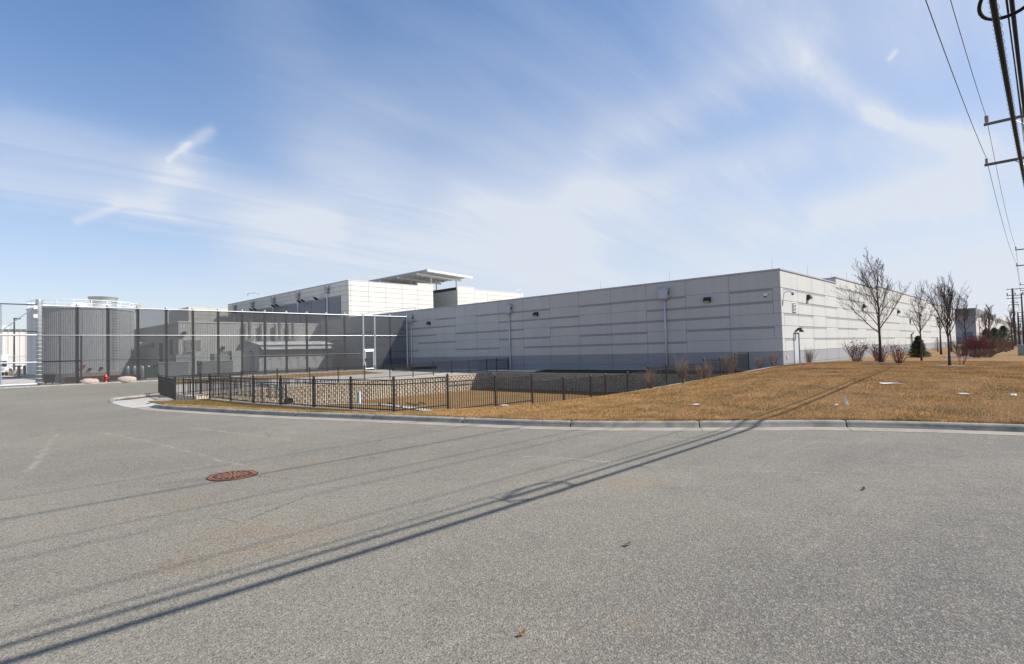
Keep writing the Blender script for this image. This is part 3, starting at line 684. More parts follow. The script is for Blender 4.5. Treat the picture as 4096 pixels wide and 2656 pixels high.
# ------------------------------------------------------------------ white metal blocks above the roof
def panel_face(root, axis, plane, u_edges, z_edges, mt_, name='panel'):
    for i in range(len(u_edges)-1):
        for j in range(len(z_edges)-1):
            w, h = u_edges[i+1]-u_edges[i], z_edges[j+1]-z_edges[j]
            if h < .05: continue
            def mk(b_, w=w, h=h):
                g = .028
                if axis == 'R': b_.add([(g, 0, g), (w-g, 0, g), (w-g, 0, h-g), (g, 0, h-g), (g, .05, g), (w-g, .05, g), (w-g, .05, h-g), (g, .05, h-g)], [(0, 1, 2, 3), (4, 5, 1, 0), (5, 6, 2, 1), (6, 7, 3, 2), (7, 4, 0, 3)])
                else: b_.add([(0, g, g), (0, w-g, g), (0, w-g, h-g), (0, g, h-g), (.05, g, g), (.05, w-g, g), (.05, w-g, h-g), (.05, g, h-g)], [(3, 2, 1, 0), (0, 1, 5, 4), (1, 2, 6, 5), (2, 3, 7, 6), (3, 0, 4, 7)])
            loc = (u_edges[i], plane, z_edges[j]) if axis == 'R' else (plane, u_edges[i], z_edges[j])
            piece(name, ('wp', axis, round(w, 3), round(h, 3)), mk, mt_, root, loc)
tb = thing('penthouse_block', 'tall cream white panelled block with long louvre band rising behind the grey building', 'building', (52, 90, 0))
MB().box(52.06, 90.06, 0, 71.05, 147.9, 15.18).build('wall', joint_m, tb)
MB().box(67.2, 90.07, 15.18, 71.04, 147.8, 15.7).build('raised_wall', joint_m, tb)
ze = [15.2-.915*i for i in range(9, -1, -1)]
panel_face(tb, 'R', 90, [52.0, 52.45, 56.1, 59.8, 63.5, 67.2], ze, white_panel)
panel_face(tb, 'R', 90, [67.2, 71.05], ze[:-1]+[15.72], white_panel)
box('coping', white_m, tb, 51.95, 89.95, 15.2, 67.2, 90.4, 15.27); box('coping', white_m, tb, 67.15, 89.95, 15.72, 71.1, 90.4, 15.79)
box('coping', coping_m, tb, 51.93, 90.4, 15.2, 52.4, 147.95, 15.29)
panel_face(tb, 'L', 52, [90.1, 92.7]+[92.7+5.5*i for i in range(1, 11)]+[147.9], [12.75, 13.5, 14.35, 15.2], white_panel)
panel_face(tb, 'L', 52, [90.1, 92.7], [8.3, 9.8, 11.3, 12.75], white_panel)
lb = thing  # louvre band: frames and slats
for i in range(8):
    y0 = 92.75+i*5.5; fr = MB().box(51.99, y0, 5.5, 52.03, y0+5.42, 12.72).build('louvre_panel', mat('grey_louvre', (.30, .31, .33), .5, .3, var=.06), tb)
    s_ = MB()
    for k in range(48):
        z = 5.6+k*.148; s_.add([(51.98, y0+.06, z+.10), (51.98, y0+5.36, z+.10), (51.86, y0+5.36, z), (51.86, y0+.06, z), (51.86, y0+5.36, z-.02), (51.86, y0+.06, z-.02)], [(0, 1, 2, 3), (3, 2, 4, 5)])
    s_.build('louvre_slats', mat('pale_louvre_slat', (.50, .51, .54), .45, .2, var=.05), fr, kind='stuff')
for y in (97.15, 109.1, 120.8, 132.1, 142.8):
    h = MB().box(51.4, y-.55, 13.6, 52.0, y+.55, 14.75).build('scupper_box', grey_box, tb)
    MB().box(51.55, y-.56, 14.0, 51.75, y-.551, 14.3).build('overflow_opening', dark_m, h)
    MB().lathe((51.7, y, 13.3), [(.15, 0), (.28, .3)], 8).build('hopper', grey_box, h)
    MB().tube([(51.7, y, 13.3), (51.7, y, 3)], .11, 8).build('downpipe', galv_l, tb)
for y in (99.7, 105.0, 106.6, 116.8, 118.6, 128.3, 130.3, 139.6, 141):
    o = MB().box(51.0, y-.55, 12.45, 52.0, y+.55, 12.75).build('floodlight', grey_lt, tb)
    MB().add([(51.0, y+.5, 12.5), (51.0, y-.5, 12.5), (50.4, y-.5, 12.95), (50.4, y+.5, 12.95), (51.0, y+.5, 12.4), (51.0, y-.5, 12.4), (50.38, y-.5, 12.85), (50.38, y+.5, 12.85)], [(0, 1, 2, 3), (4, 7, 6, 5), (2, 6, 7, 3), (0, 3, 7, 4), (1, 5, 6, 2)]).build('glare_shield', dark_m, o)
pc = MB().tube([(52.2, 127.5, 15.3), (51.9, 127.5, 16.0), (51.2, 128.5, 16.4), (50.4, 131, 16.4)], .07, 6).build('camera_arm', white_m, tb)
MB().lathe((50.4, 131, 16.0), [(.12, 0), (.22, .1), (.2, .35), (.05, .42)], 10).build('camera_dome', white_m, pc)
t2 = thing('stair_block', 'cream white panelled block with grey side wall set back right of the tall block', 'building', (77.5, 90, 0))
MB().box(77.56, 90.06, 0, 98, 99.5, 15.1).build('wall', mat('greenish_grey_side', (.42, .425, .39), .8, var=.04), t2)
MB().box(71.1, 99.4, 0, 78, 100, 15.1).build('link_wall', MATS['greenish_grey_side'], t2)
ze2 = [15.3-.915*i for i in range(9, -1, -1)]
panel_face(t2, 'R', 90, [77.5, 77.95, 82.4], ze2[:-1]+[15.72], white_panel)
panel_face(t2, 'R', 90, [82.4+3.9*i for i in range(5)], ze2, white_panel)
box('coping', white_m, t2, 77.45, 89.95, 15.72, 82.45, 90.5, 15.8); box('coping', white_m, t2, 82.45, 89.95, 15.3, 98.1, 90.5, 15.38); box('coping', dark_m, t2, 77.4, 90.5, 15.1, 77.7, 99.5, 15.6)
MB().box(77.5, 90.5, 15.0, 77.56, 99.5, 15.12).build('parapet_edge', dark_m, t2)
MB().box(77.46, 96.6, 8.0, 77.56, 97.8, 9.3).build('vent_opening', dark_m, t2)
MB().tube([(95.2, 90.3, 14.2), (95.5, 90, 15.8), (96.6, 89.9, 16.3), (97.3, 89.8, 16.2), (97.4, 89.8, 15.9)], .05, 6).build('camera_mast', white_m, t2)
# roof canopy on columns
cp = thing('rooftop_canopy', 'white flat steel canopy on slim columns standing on the roof', 'canopy', (75, 95, 15))
def cz(y): return 18.95 - (y-91.7)*.008
def cant(x0, x1, y0, y1, zz, th):    # slab falling slightly towards +x
    def z(x): return zz-(x-71)*.045
    return MB().add([(x0, y0, z(x0)-th), (x1, y0, z(x1)-th), (x1, y1, z(x1)-th), (x0, y1, z(x0)-th), (x0, y0, z(x0)), (x1, y0, z(x1)), (x1, y1, z(x1)), (x0, y1, z(x0))], [(0, 3, 2, 1), (4, 5, 6, 7), (0, 1, 5, 4), (1, 2, 6, 5), (2, 3, 7, 6), (3, 0, 4, 7)])
cant(71.0, 83.2, 91.7, 113.5, 18.95, .12).build('roof_deck', white_m, cp)
cant(70.9, 83.3, 91.5, 91.7, 18.98, .42).build('fascia', white_m, cp); cant(70.8, 71.0, 91.7, 113.5, 18.98, .36).build('fascia', coping_m, cp)
for i in range(15): cant(71.0, 83.2, 92.3+i*1.45, 92.42+i*1.45, 18.82, .22).build('joist', white_m, cp) if i % 2 == 0 else None
for x in np.arange(71.7, 83, 1.05): MB().box(x, 91.72, 18.82-(x-71)*.045-.2, x+.1, 113.4, 18.82-(x-71)*.045).build('purlin', white_m, cp)
for y in (94.5, 101.5, 108.5): cant(70.6, 82.6, y, y+.3, 18.55, .42).build('beam', white_m, cp)
for x, y in ((74.2, 94.6), (81.2, 94.6), (74.2, 101.6), (81.2, 101.6), (74.2, 108.6), (81.2, 108.6)): MB().tube([(x, y, 14.8), (x, y, 18.2)], .14, 8).build('column', white_m, cp)
# low far-left white block
b3 = thing('rear_block', 'far cream white panelled block seen above the screen fence left of the louvred block', 'building', (43.7, 150, 0))
MB().box(43.76, 150.06, 0, 70, 166, 14.5).build('wall', joint_m, b3)
panel_face(b3, 'R', 150, [43.7, 48.5, 53.5, 58.5], [14.5-.95*i for i in range(7, -1, -1)], white_panel)
panel_face(b3, 'L', 43.7, [150.1, 154, 158, 162, 166], [9.7, 12.1, 14.5], white_panel)

# ------------------------------------------------------------------ ribbed annex behind the screen fence
an = thing('metal_annex', 'beige ribbed metal plant building behind the screen fence with exhaust stacks', 'building', (22.7, 82, 0))
def ribs(b_, axis, plane, u0, u1, z0, z1, pitch=.3, dep=.05):
    pts = []; u = u0
    while u < u1-1e-6:
        for du, dd in ((0, 0), (pitch*.62, 0), (pitch*.70, -dep), (pitch*.92, -dep)):
            if u+du < u1: pts.append((u+du, dd))
        u += pitch
    pts.append((u1, 0)); vs = []
    for z in (z0, z1):
        for uu, dd in pts: vs.append((uu, plane+dd, z) if axis == 'R' else (plane+dd, uu, z))
    n = len(pts); fs = [(i, i+1, n+i+1, n+i) for i in range(n-1)]
    if axis == 'L': fs = [tuple(reversed(f)) for f in fs]
    b_.add(vs, fs)
b = MB(); ribs(b, 'R', 82, 22.7, 42.38, 0, 6.72); b.build('front_cladding', clad, an)
b = MB(); ribs(b, 'L', 22.7, 82, 112, 0, 6.6); b.build('side_cladding', clad, an)
MB().box(22.78, 82.08, 0, 42.38, 112, 6.6).build('wall', clad, an)
box('eave_trim', white_m, an, 22.6, 81.9, 6.7, 42.36, 82.1, 6.86); box('eave_trim', clad, an, 22.6, 82.1, 6.6, 22.8, 112, 6.78)
lv = MB().box(23.35, 81.85, 2.75, 25.4, 81.93, 4.5).build('louvre_vent', white_m, an)
for i in range(12): MB().add([(23.42, 81.84, 2.91+i*.135), (25.33, 81.84, 2.91+i*.135), (25.33, 81.74, 2.86+i*.135), (23.42, 81.74, 2.86+i*.135)], [(0, 1, 2, 3)]).build('slat', white_m, lv)
box('opening', dark_m, lv, 23.40, 81.842, 2.8, 25.35, 81.845, 4.45)
for y, w, z0, z1 in ((89.6, 1.6, .2, 4.2), (85.0, .9, 2.6, 4.6)):
    box('louvre_door', dark_m, an, 22.60, y-w/2, z0, 22.64, y+w/2, z1)
for x, y in ((24.6, 81.7), ):
    MB().box(23.1, 81.5, 5.1, 23.5, 81.9, 5.5).build('wall_lamp', dark_m, an)
MB().box(27.9, 81.7, 3.1, 28.3, 81.9, 3.5).build('wall_lamp', dark_m, an)
for x in (31.4, 33.6, 35.65, 37.65):
    o = MB().tube([(x, 81.2, 4.4), (x, 81.2, 7.0)], .22, 10).build('exhaust_stack', stack_m, an)
    MB().tube([(x-.55, 81.55, 4.3), (x-.55, 81.55, 6.6)], .12, 8).build('side_pipe', stack_m, o)
    for z in (6.1, 4.75): MB().lathe((x, 81.2, z), [(.30, 0), (.30, .08)], 10).build('clamp', stack_m, o)
    MB().box(x-.75, 80.95, 4.1, x+.3, 81.9, 4.45).build('bracket', stack_m, o)
    MB().tube([(x+.2, 81.1, 4.4), (x+.55, 81.0, 4.55), (x+.3, 81.1, 5.2)], .07, 6).build('elbow', stack_m, o)
    MB().tube([(x-.1, 81.3, 6.9), (x-.1, 81.3, 8.0)], .015, 4).build('rod', galv, o)
# header pipe from the tank
MB().tube([(20.6, 93.3, 4.1), (22.7, 93.3, 4.1)], .42, 14).build('header_pipe', galv_l, an, smooth=True)

# switchgear house
sg = thing('switchgear_house', 'long low grey equipment house with shallow gable roof behind the screen fence', 'equipment house', (29.8, 74, 0))
MB().add([(29.8, 74, .15), (29.8, 79.1, .15), (29.8, 79.1, 3.5), (29.8, 76.5, 3.86), (29.8, 74, 3.5), (40.1, 74, .15), (40.1, 79.1, .15), (40.1, 79.1, 3.5), (40.1, 76.5, 3.86), (40.1, 74, 3.5)], [(0, 4, 3, 2, 1), (5, 6, 7, 8, 9), (0, 5, 9, 4), (1, 2, 7, 6)]).build('wall', grey_lt, sg)
MB().add([(29.6, 73.7, 3.45), (29.6, 76.5, 3.90), (29.6, 79.4, 3.45), (40.3, 73.7, 3.45), (40.3, 76.5, 3.90), (40.3, 79.4, 3.45), (29.6, 73.7, 3.53), (29.6, 76.5, 3.98), (29.6, 79.4, 3.53), (40.3, 73.7, 3.53), (40.3, 76.5, 3.98), (40.3, 79.4, 3.53)],
         [(6, 9, 10, 7), (7, 10, 11, 8), (0, 1, 4, 3), (1, 2, 5, 4), (0, 3, 9, 6), (0, 6, 7, 1), (1, 7, 8, 2), (3, 4, 10, 9), (4, 5, 11, 10), (2, 8, 11, 5)]).build('roof', white_m, sg)
MB().add([(29.9, 74, 2.95), (40.0, 74, 2.95), (40.0, 73.2, 2.85), (29.9, 73.2, 2.85), (29.9, 74, 3.3), (40.0, 74, 3.3)], [(0, 1, 2, 3), (4, 3, 2, 5)]).build('awning', grey_lt, sg)
for i in range(8):
    x = 30.2+i*1.22; d_ = MB().box(x, 73.955, .3, x+1.1, 73.99, 2.75).build('door', grey_lt, sg)
    MB().box(x+.9, 73.92, 1.5, x+.98, 73.955, 1.75).build('handle', dark_m, d_)
MB().box(29.7, 75.8, .2, 29.795, 76.9, 2.4).build('door', grey_box, sg); MB().lathe((29.7, 76.4, 2.6), [(.2, 0), (.2, .15)], 10).build('end_lamp', dark_m, sg)
MB().box(29.6, 73.9, 0, 40.3, 79.3, .15).build('pad', concrete, sg)

def enclosure(x0, x1, y0, y1, h, label):
    t = thing('equipment_enclosure', label, 'enclosure', (x0, y0, 0), 'grey equipment enclosures behind the screen fence')
    eb = mat('enclosure_grey', (.22, .23, .23), .6); MB().box(x0, y0, 0, x1, y1, h).build('body', eb, t); MB().box(x0-.06, y0-.06, h, x1+.06, y1+.06, h+.06).build('lid', grey_lt, t)  # darker grey: shade of the screen fence put into the colour
    for k in range(3): MB().box(x0+.1+(x1-x0-.1)*k/3, y0-.02, .15, x0-.02+(x1-x0-.1)*(k+1)/3, y0-.001, h-.12).build('door', eb, t)
    MB().tube([(x0-.35, y0+.3, h-.15), (x0, y0+.3, h-.15)], .25, 8).build('cable_hood', dark_m, t)
enclosure(16.4, 19.2, 66, 67.6, 1.57, 'left grey equipment enclosure beside the green transformer behind the screen')
enclosure(21.1, 24.4, 68, 69.6, 1.57, 'right grey equipment enclosure in front of the light cabinets behind the screen')
def transformer(x, y, label):
    t = thing('power_transformer', label, 'transformer', (x, y, 0), 'transformers with fins behind the screen fence')
    MB().box(x, y, .3, x+1.5, y+1.5, 2.45).build('tank', grey_box, t)
    MB().box(x+2.0, y-.1, .9, x+3.3, y+1.3, 2.78).build('switch_cabinet', grey_lt, t); MB().box(x+2.0, y-.1, .1, x+3.3, y+1.3, .86).build('base_cabinet', grey_lt, t)
    for k in range(7): MB().box(x+1.55, y+.1+k*.2, .7, x+1.9, y+.16+k*.2, 2.2).build('fin', grey_box, t)
    for k in range(4): MB().lathe((x+.9+k*.28, y+.6, 2.45), [(.08, 0), (.12, .1), (.06, .14), (.1, .24), (.04, .3)], 8).build('bushing', porc, t)
    MB().box(x-.1, y-.15, 0, x+3.4, y+1.6, .1).build('pad', concrete, t)
transformer(20.2, 74, 'finned transformer with light grey cabinet in front of the ribbed wall louvre')
transformer(24.4, 74, 'finned transformer with light grey cabinet beside the gabled equipment house')
def padmount(x, y, label):
    t = thing('green_transformer', label, 'transformer', (x, y, 0), 'dark green transformers behind the screen fence')
    MB().box(x, y, .12, x+.85, y+.8, 1.15).build('cabinet', green_box, t); MB().box(x-.03, y-.03, 1.15, x+.88, y+.83, 1.2).build('lid', green_box, t); MB().box(x-.1, y-.1, 0, x+.95, y+.9, .12).build('pad', concrete, t)
padmount(15.1, 65, 'dark green transformer box just left of the left grey enclosure'); padmount(22.5, 72.0, 'dark green transformer box between the two grey enclosures')
for i, (x, y) in enumerate(((14.6, 70), (15.2, 70), (15.8, 70), (16.6, 70.5), (17.2, 70.5), (14.6, 64.2))):
    o = MB().lathe((x, y, 0), [(.16, 0), (.16, 1.25), (.10, 1.33), (.02, 1.36)], 12).build('bollard', galv, origin=(x, y, 0), smooth=True)
    tag(o, ['leftmost grey steel bollard right of the big round tank', 'second grey steel bollard right of the big round tank', 'third grey steel bollard right of the big round tank', 'fourth grey steel bollard nearer the grey enclosure', 'fifth grey steel bollard nearest the grey enclosure', 'lone grey bollard beside the green transformer box'][i], 'bollard', 'grey steel bollards in the yard')
# wall of dark red barriers
t = thing('low_barrier', 'low dark red barrier wall just behind the screen fence', 'barrier', (8.7, 64.5, 0))
for i in range(4): MB().box(8.7+i*1.58, 64.5, 0, 8.7+i*1.58+1.55, 64.8, .5).build('segment', brown_wall, t)
t = thing('trash_cart', 'small black wheeled cart behind the left end of the screen fence', 'cart', (6.9, 62, 0))
MB().add([(6.95, 62, .18), (7.6, 62, .18), (7.6, 62.6, .18), (6.95, 62.6, .18), (6.85, 61.95, .88), (7.7, 61.95, .88), (7.7, 62.65, .88), (6.85, 62.65, .88)], [(0, 3, 2, 1), (4, 5, 6, 7), (0, 1, 5, 4), (1, 2, 6, 5), (2, 3, 7, 6), (3, 0, 4, 7)]).build('body', black_m, t)
for x in (7.05, 7.5): MB().tube([(x-.03, 62.1, .1), (x+.03, 62.1, .1)], .1, 10).build('wheel', rubber, t)
MB().tube([(6.8, 62.3, .88), (6.7, 62.3, 1.0), (7.8, 62.3, 1.0)], .02, 5).build('handle', black_m, t)

# ------------------------------------------------------------------ round tank
tk = thing('storage_tank', 'large round pale grey ribbed tank with white roof railing behind the screen fence', 'tank', (15, 97, 0))
n = 150; rad = 5.85; pts = []
for i in range(n):
    a0 = 2*math.pi*i/n; da = 2*math.pi/n
    w = 0.03 if i % 9 else .07
    for q, dr_ in ((0, 0), (.60, 0), (.70, w), (.90, w)): pts.append((a0+da*q, rad+dr_))
vs = [(15+r*math.cos(a), 97+r*math.sin(a), z) for z in (.45, 8.9) for a, r in pts]; m_ = len(pts)
MB().add(vs, [(i, (i+1) % m_, m_+(i+1) % m_, m_+i) for i in range(m_)]+[tuple(m_+i for i in range(m_))]).build('shell', tank_m, tk)
MB().lathe((15, 97, 0), [(6.4, 0), (6.4, .45)], 48).build('foundation', mat('tan_footing', (.34, .29, .23), .9), tk)
MB().lathe((15, 97, 8.9), [(5.98, 0), (5.98, .16), (5.85, .16)], 64).build('roof_rim', white_m, tk)
for z in (9.5, 10.0): MB().tube([(15+5.85*math.cos(t_), 97+5.85*math.sin(t_), z) for t_ in np.linspace(0, 2*math.pi, 61)], .055, 5, False).build('rail', white_m, tk)
for i in range(20): a = 2*math.pi*i/20; MB().tube([(15+5.85*math.cos(a), 97+5.85*math.sin(a), 9.0), (15+5.85*math.cos(a), 97+5.85*math.sin(a), 10.0)], .06, 5).build('rail_post', white_m, tk)
MB().lathe((14.2, 95.5, 9.0), [(1.5, 0), (1.4, .25), (.9, .9), (.3, 1.0)], 8).build('hatch', white_m, tk)
def on_tank(a, r, z): return (15+r*math.cos(a), 97+r*math.sin(a), z)
la = math.radians(-66)
tx, ty = -math.sin(la), math.cos(la)
for s_ in (-.25, .25):
    p = on_tank(la, 6.15, 0); MB().tube([(p[0]+tx*s_, p[1]+ty*s_, .6), (p[0]+tx*s_, p[1]+ty*s_, 10.1)], .03, 5).build('ladder_rail', galv, tk)
lb_ = MB(); p = on_tank(la, 6.15, 0)
for k in range(30): z = .8+k*.3; lb_.tube([(p[0]-tx*.25, p[1]-ty*.25, z), (p[0]+tx*.25, p[1]+ty*.25, z)], .018, 4)
lb_.build('ladder_rungs', galv, tk, kind='stuff')
cg = MB()
for k in range(22):
    z = 2.2+k*.36; cg.tube([(p[0]-tx*.3*math.cos(q)+math.cos(la)*.6*math.sin(q), p[1]-ty*.3*math.cos(q)+math.sin(la)*.6*math.sin(q), z) for q in np.linspace(0, math.pi, 7)], .022, 4)
cg.build('ladder_cage', dark_m, tk, kind='stuff')
for a_, z in ((-98, 1.3), (-103, .9), (-92, .9), (-80, 1.0)):
    q = on_tank(math.radians(a_), 5.9, z); q2 = on_tank(math.radians(a_), 6.15, z); MB().tube([q, q2], .18, 10).build('flange', dark_m if a_ > -95 else red_p, tk)
# cooling tower fan stack behind the tank
ft = thing('cooling_tower', 'pale green flared cooling tower fan stack rising behind the round tank', 'cooling tower', (21.7, 122, 0))
MB().box(17.5, 118.5, 0, 26, 125.5, 11.0).build('tower_box', far_white, ft)
MB().lathe((21.8, 122, 11.0), [(2.1, 0), (1.75, .5), (1.72, 1.0), (2.25, 2.25), (2.3, 2.3), (2.22, 2.3), (1.68, 1.0)], 28).build('fan_stack', fan_m, ft, smooth=True)
for z in (11.5, 12.1):
    MB().tube([(17.4, 118.4, z), (26.1, 118.4, z), (26.1, 125.6, z), (17.4, 125.6, z), (17.4, 118.4, z)], .05, 5).build('rail', galv_l, ft)
for x in (17.4, 19.6, 21.8, 24, 26.1): MB().tube([(x, 118.4, 11), (x, 118.4, 12.1)], .05, 5).build('rail_post', galv_l, ft)
MB().box(16.2, 118.6, 9.6, 17.6, 120.4, 11.4).build('access_box', white_m, ft)
MB().lathe((26.4, 118.2, 11.2), [(.25, 0), (.25, .6)], 8).build('beacon', mat('amber', (.6, .3, .04), .5), ft)

# ------------------------------------------------------------------ tall screen fence
FZ = 6.5; YF = 58.5
sf = thing('screen_fence', 'very tall dark mesh security screen fence on round steel posts', 'fence', (6.2, YF, 0))
px_ = [8.68, 10.8, 13.01, 15.23, 17.46, 19.7, 21.95, 24.2, 26.47, 28.75, 31.04, 33.31, 35.61, 37.16, 39.45, 41.9]
for x in px_:
    big = x in (35.61, 37.16)
    def mk(b_, big=big): b_.lathe((0, 0, 0), [(.12 if not big else .13, 0), (.12 if not big else .13, FZ+.12), (.06, FZ+.22)], 12)
    if big or x > 41: piece('post', ('sp', big), mk, galv, sf, (x, YF, 0))
    else:
        piece('post', 'spd', lambda q: q.lathe((0, 0, 0), [(.12, 0), (.12, FZ-.05)], 12), mat('black_coated_post', (.07, .072, .074), .5), sf, (x, YF+.16, 0))  # dimming behind the mesh painted into the post colour; tip stays galvanised
        piece('post_cap', 'spc', lambda q: q.lathe((0, 0, 0), [(.125, 0), (.125, .2), (.06, .3)], 12), galv, sf, (x, YF+.16, FZ-.05))
allx = [6.2]+px_
for i in range(len(allx)-1):
    x0, x1 = allx[i]+.02, allx[i+1]-.02
    zb = 2.4 if abs(allx[i]-35.61) < .01 else .06
    b = MB().add([(x0, YF, zb), (x1, YF, zb), (x1, YF, FZ), (x0, YF, FZ)], [(0, 1, 2, 3)])
    b.build('mesh_panel', screen_m, sf)
for z, r_ in ((FZ, .03), (4.12, .02), (2.03, .02), (.12, .02)):
    x1 = 41.9 if z != .12 and z != 2.03 else 35.6
    MB().tube([(6.2, YF-.06, z), (x1, YF-.06, z)], r_, 6).build('rail', galv_l if z > 4 else black_m, sf)
for x in (35.61, 37.16):       # tie bands on the gate posts
    for k in range(20): piece('tie_band', 'tb', lambda b_: b_.lathe((0, 0, 0), [(.15, 0), (.15, .03)], 8), galv_l, sf, (x, YF, .3+k*.32))
MB().tube([(35.61, YF, 2.45), (37.16, YF, 2.45)], .05, 6).build('gate_header', galv_l, sf)
gt = MB()
for a, c_ in (((35.85, 2.28), (36.95, 2.28)), ((35.85, .2), (35.85, 2.28)), ((36.95, .2), (36.95, 2.28)), ((35.85, .2), (36.95, .2))): gt.tube([(a[0], YF-.03, a[1]), (c_[0], YF-.03, c_[1])], .06, 6)
g_ = gt.build('gate', galv_l, sf)
MB().add([(35.9, YF-.03, .2), (36.9, YF-.03, .2), (36.9, YF-.03, 2.26), (35.9, YF-.03, 2.26)], [(0, 1, 2, 3)]).build('gate_mesh', screen_m, g_)
MB().box(35.76, YF-.14, 1.1, 35.86, YF-.06, 1.4).build('latch', dark_m, g_)
MB().tube([(42.1, 58.7, 0), (42.1, 58.7, 6.4)], .12, 8).build('end_post', dark_m, sf)
# steps down from the gate
st = thing('gate_steps', 'pale concrete steps leading down from the gate in the screen fence', 'steps', (35.4, 56, 0))
for k in range(3): MB().box(34.9-.0, 56.9-k*.35, -.4, 38.3+k*.35, 58.3, .02-.09*k-.001*k).build('step', concrete, st)
# low dark planter-like beam by the wall
tag(MB().box(35.6, 52.2, .0, 41.5, 52.7, .32).build('parking_beam', black_m, origin=(35.6, 52.2, 0)), 'long dark beam lying on the walkway by the grey wall', 'beam')

# sliding gate at the left end: plain chain link on a steel truss
sl = thing('sliding_gate', 'tall galvanised chain link sliding gate with diagonal truss at the left edge', 'gate', (6.2, YF, 0))
bp = MB().lathe((6.2, YF, 0), [(.2, 0), (.2, 6.9), (.18, 7.0)], 16).build('gate_post', galv, sl, smooth=True)
for k in range(21): piece('tie_band', 'tb2', lambda b_: b_.lathe((0, 0, 0), [(.225, 0), (.225, .035)], 12), galv_l, sl, (6.2, YF, .3+k*.32))
for z in (6.2, 5.5): MB().box(5.85, YF-.25, z, 6.1, YF+.1, z+.28).build('guide_bracket', white_m, sl)
for z0, x1, r_, mt_ in ((6.55, 6.1, .045, dark_m), (4.42, 6.1, .045, dark_m), (4.12, 6.1, .075, galv_l), (1.95, 6.1, .06, galv_l), (.22, 6.1, .07, galv_l)):
    MB().tube([(-8, YF-.12, z0), (x1, YF-.12, z0)], r_, 6).build('rail', mt_, sl)
for x in (-6, -2.6, .7, 3.95):
    MB().tube([(x, YF-.12, .2), (x, YF-.12, 6.55 if x < 5 else 4.4)], .045, 6).build('upright', galv, sl)
for x0, z0, x1, z1 in ((3.95, 4.42, 6.0, 6.45), (3.95, 6.5, .7, 4.45), (3.95, 6.45, 2.2, 5.0), (.7, 4.42, -2.6, 6.5)):
    MB().tube([(x0, YF-.12, z0), (x1, YF-.12, z1)], .04, 6).build('brace', galv, sl)
for x0, z0, x1, z1 in ((3.95, .3, 6.1, .75), (3.95, .25, 2.6, 1.2), (3.95, .3, -2, .9)):
    MB().tube([(x0, YF-.12, z0), (x1, YF-.12, z1)], .012, 4).build('tension_wire', galv, sl)
MB().add([(-8, YF-.1, .2), (6.05, YF-.1, .2), (6.05, YF-.1, 6.55), (-8, YF-.1, 6.55)], [(0, 1, 2, 3)]).build('gate_mesh', chain_m, sl)
MB().tube([(6.3, YF+.5, 4.15), (9.0, YF+.5, 4.15)], .05, 6).build('tail_rail', dark_m, sl); MB().tube([(6.3, YF+.5, 2.0), (9.0, YF+.5, 2.0)], .06, 6).build('tail_rail', dark_m, sl)
MB().tube([(9.0, YF+.5, .2), (9.0, YF+.5, 4.15)], .05, 6).build('tail_upright', dark_m, sl); MB().tube([(7.6, YF+.5, .2), (7.6, YF+.5, 4.1)], .03, 6).build('tail_upright', dark_m, sl)

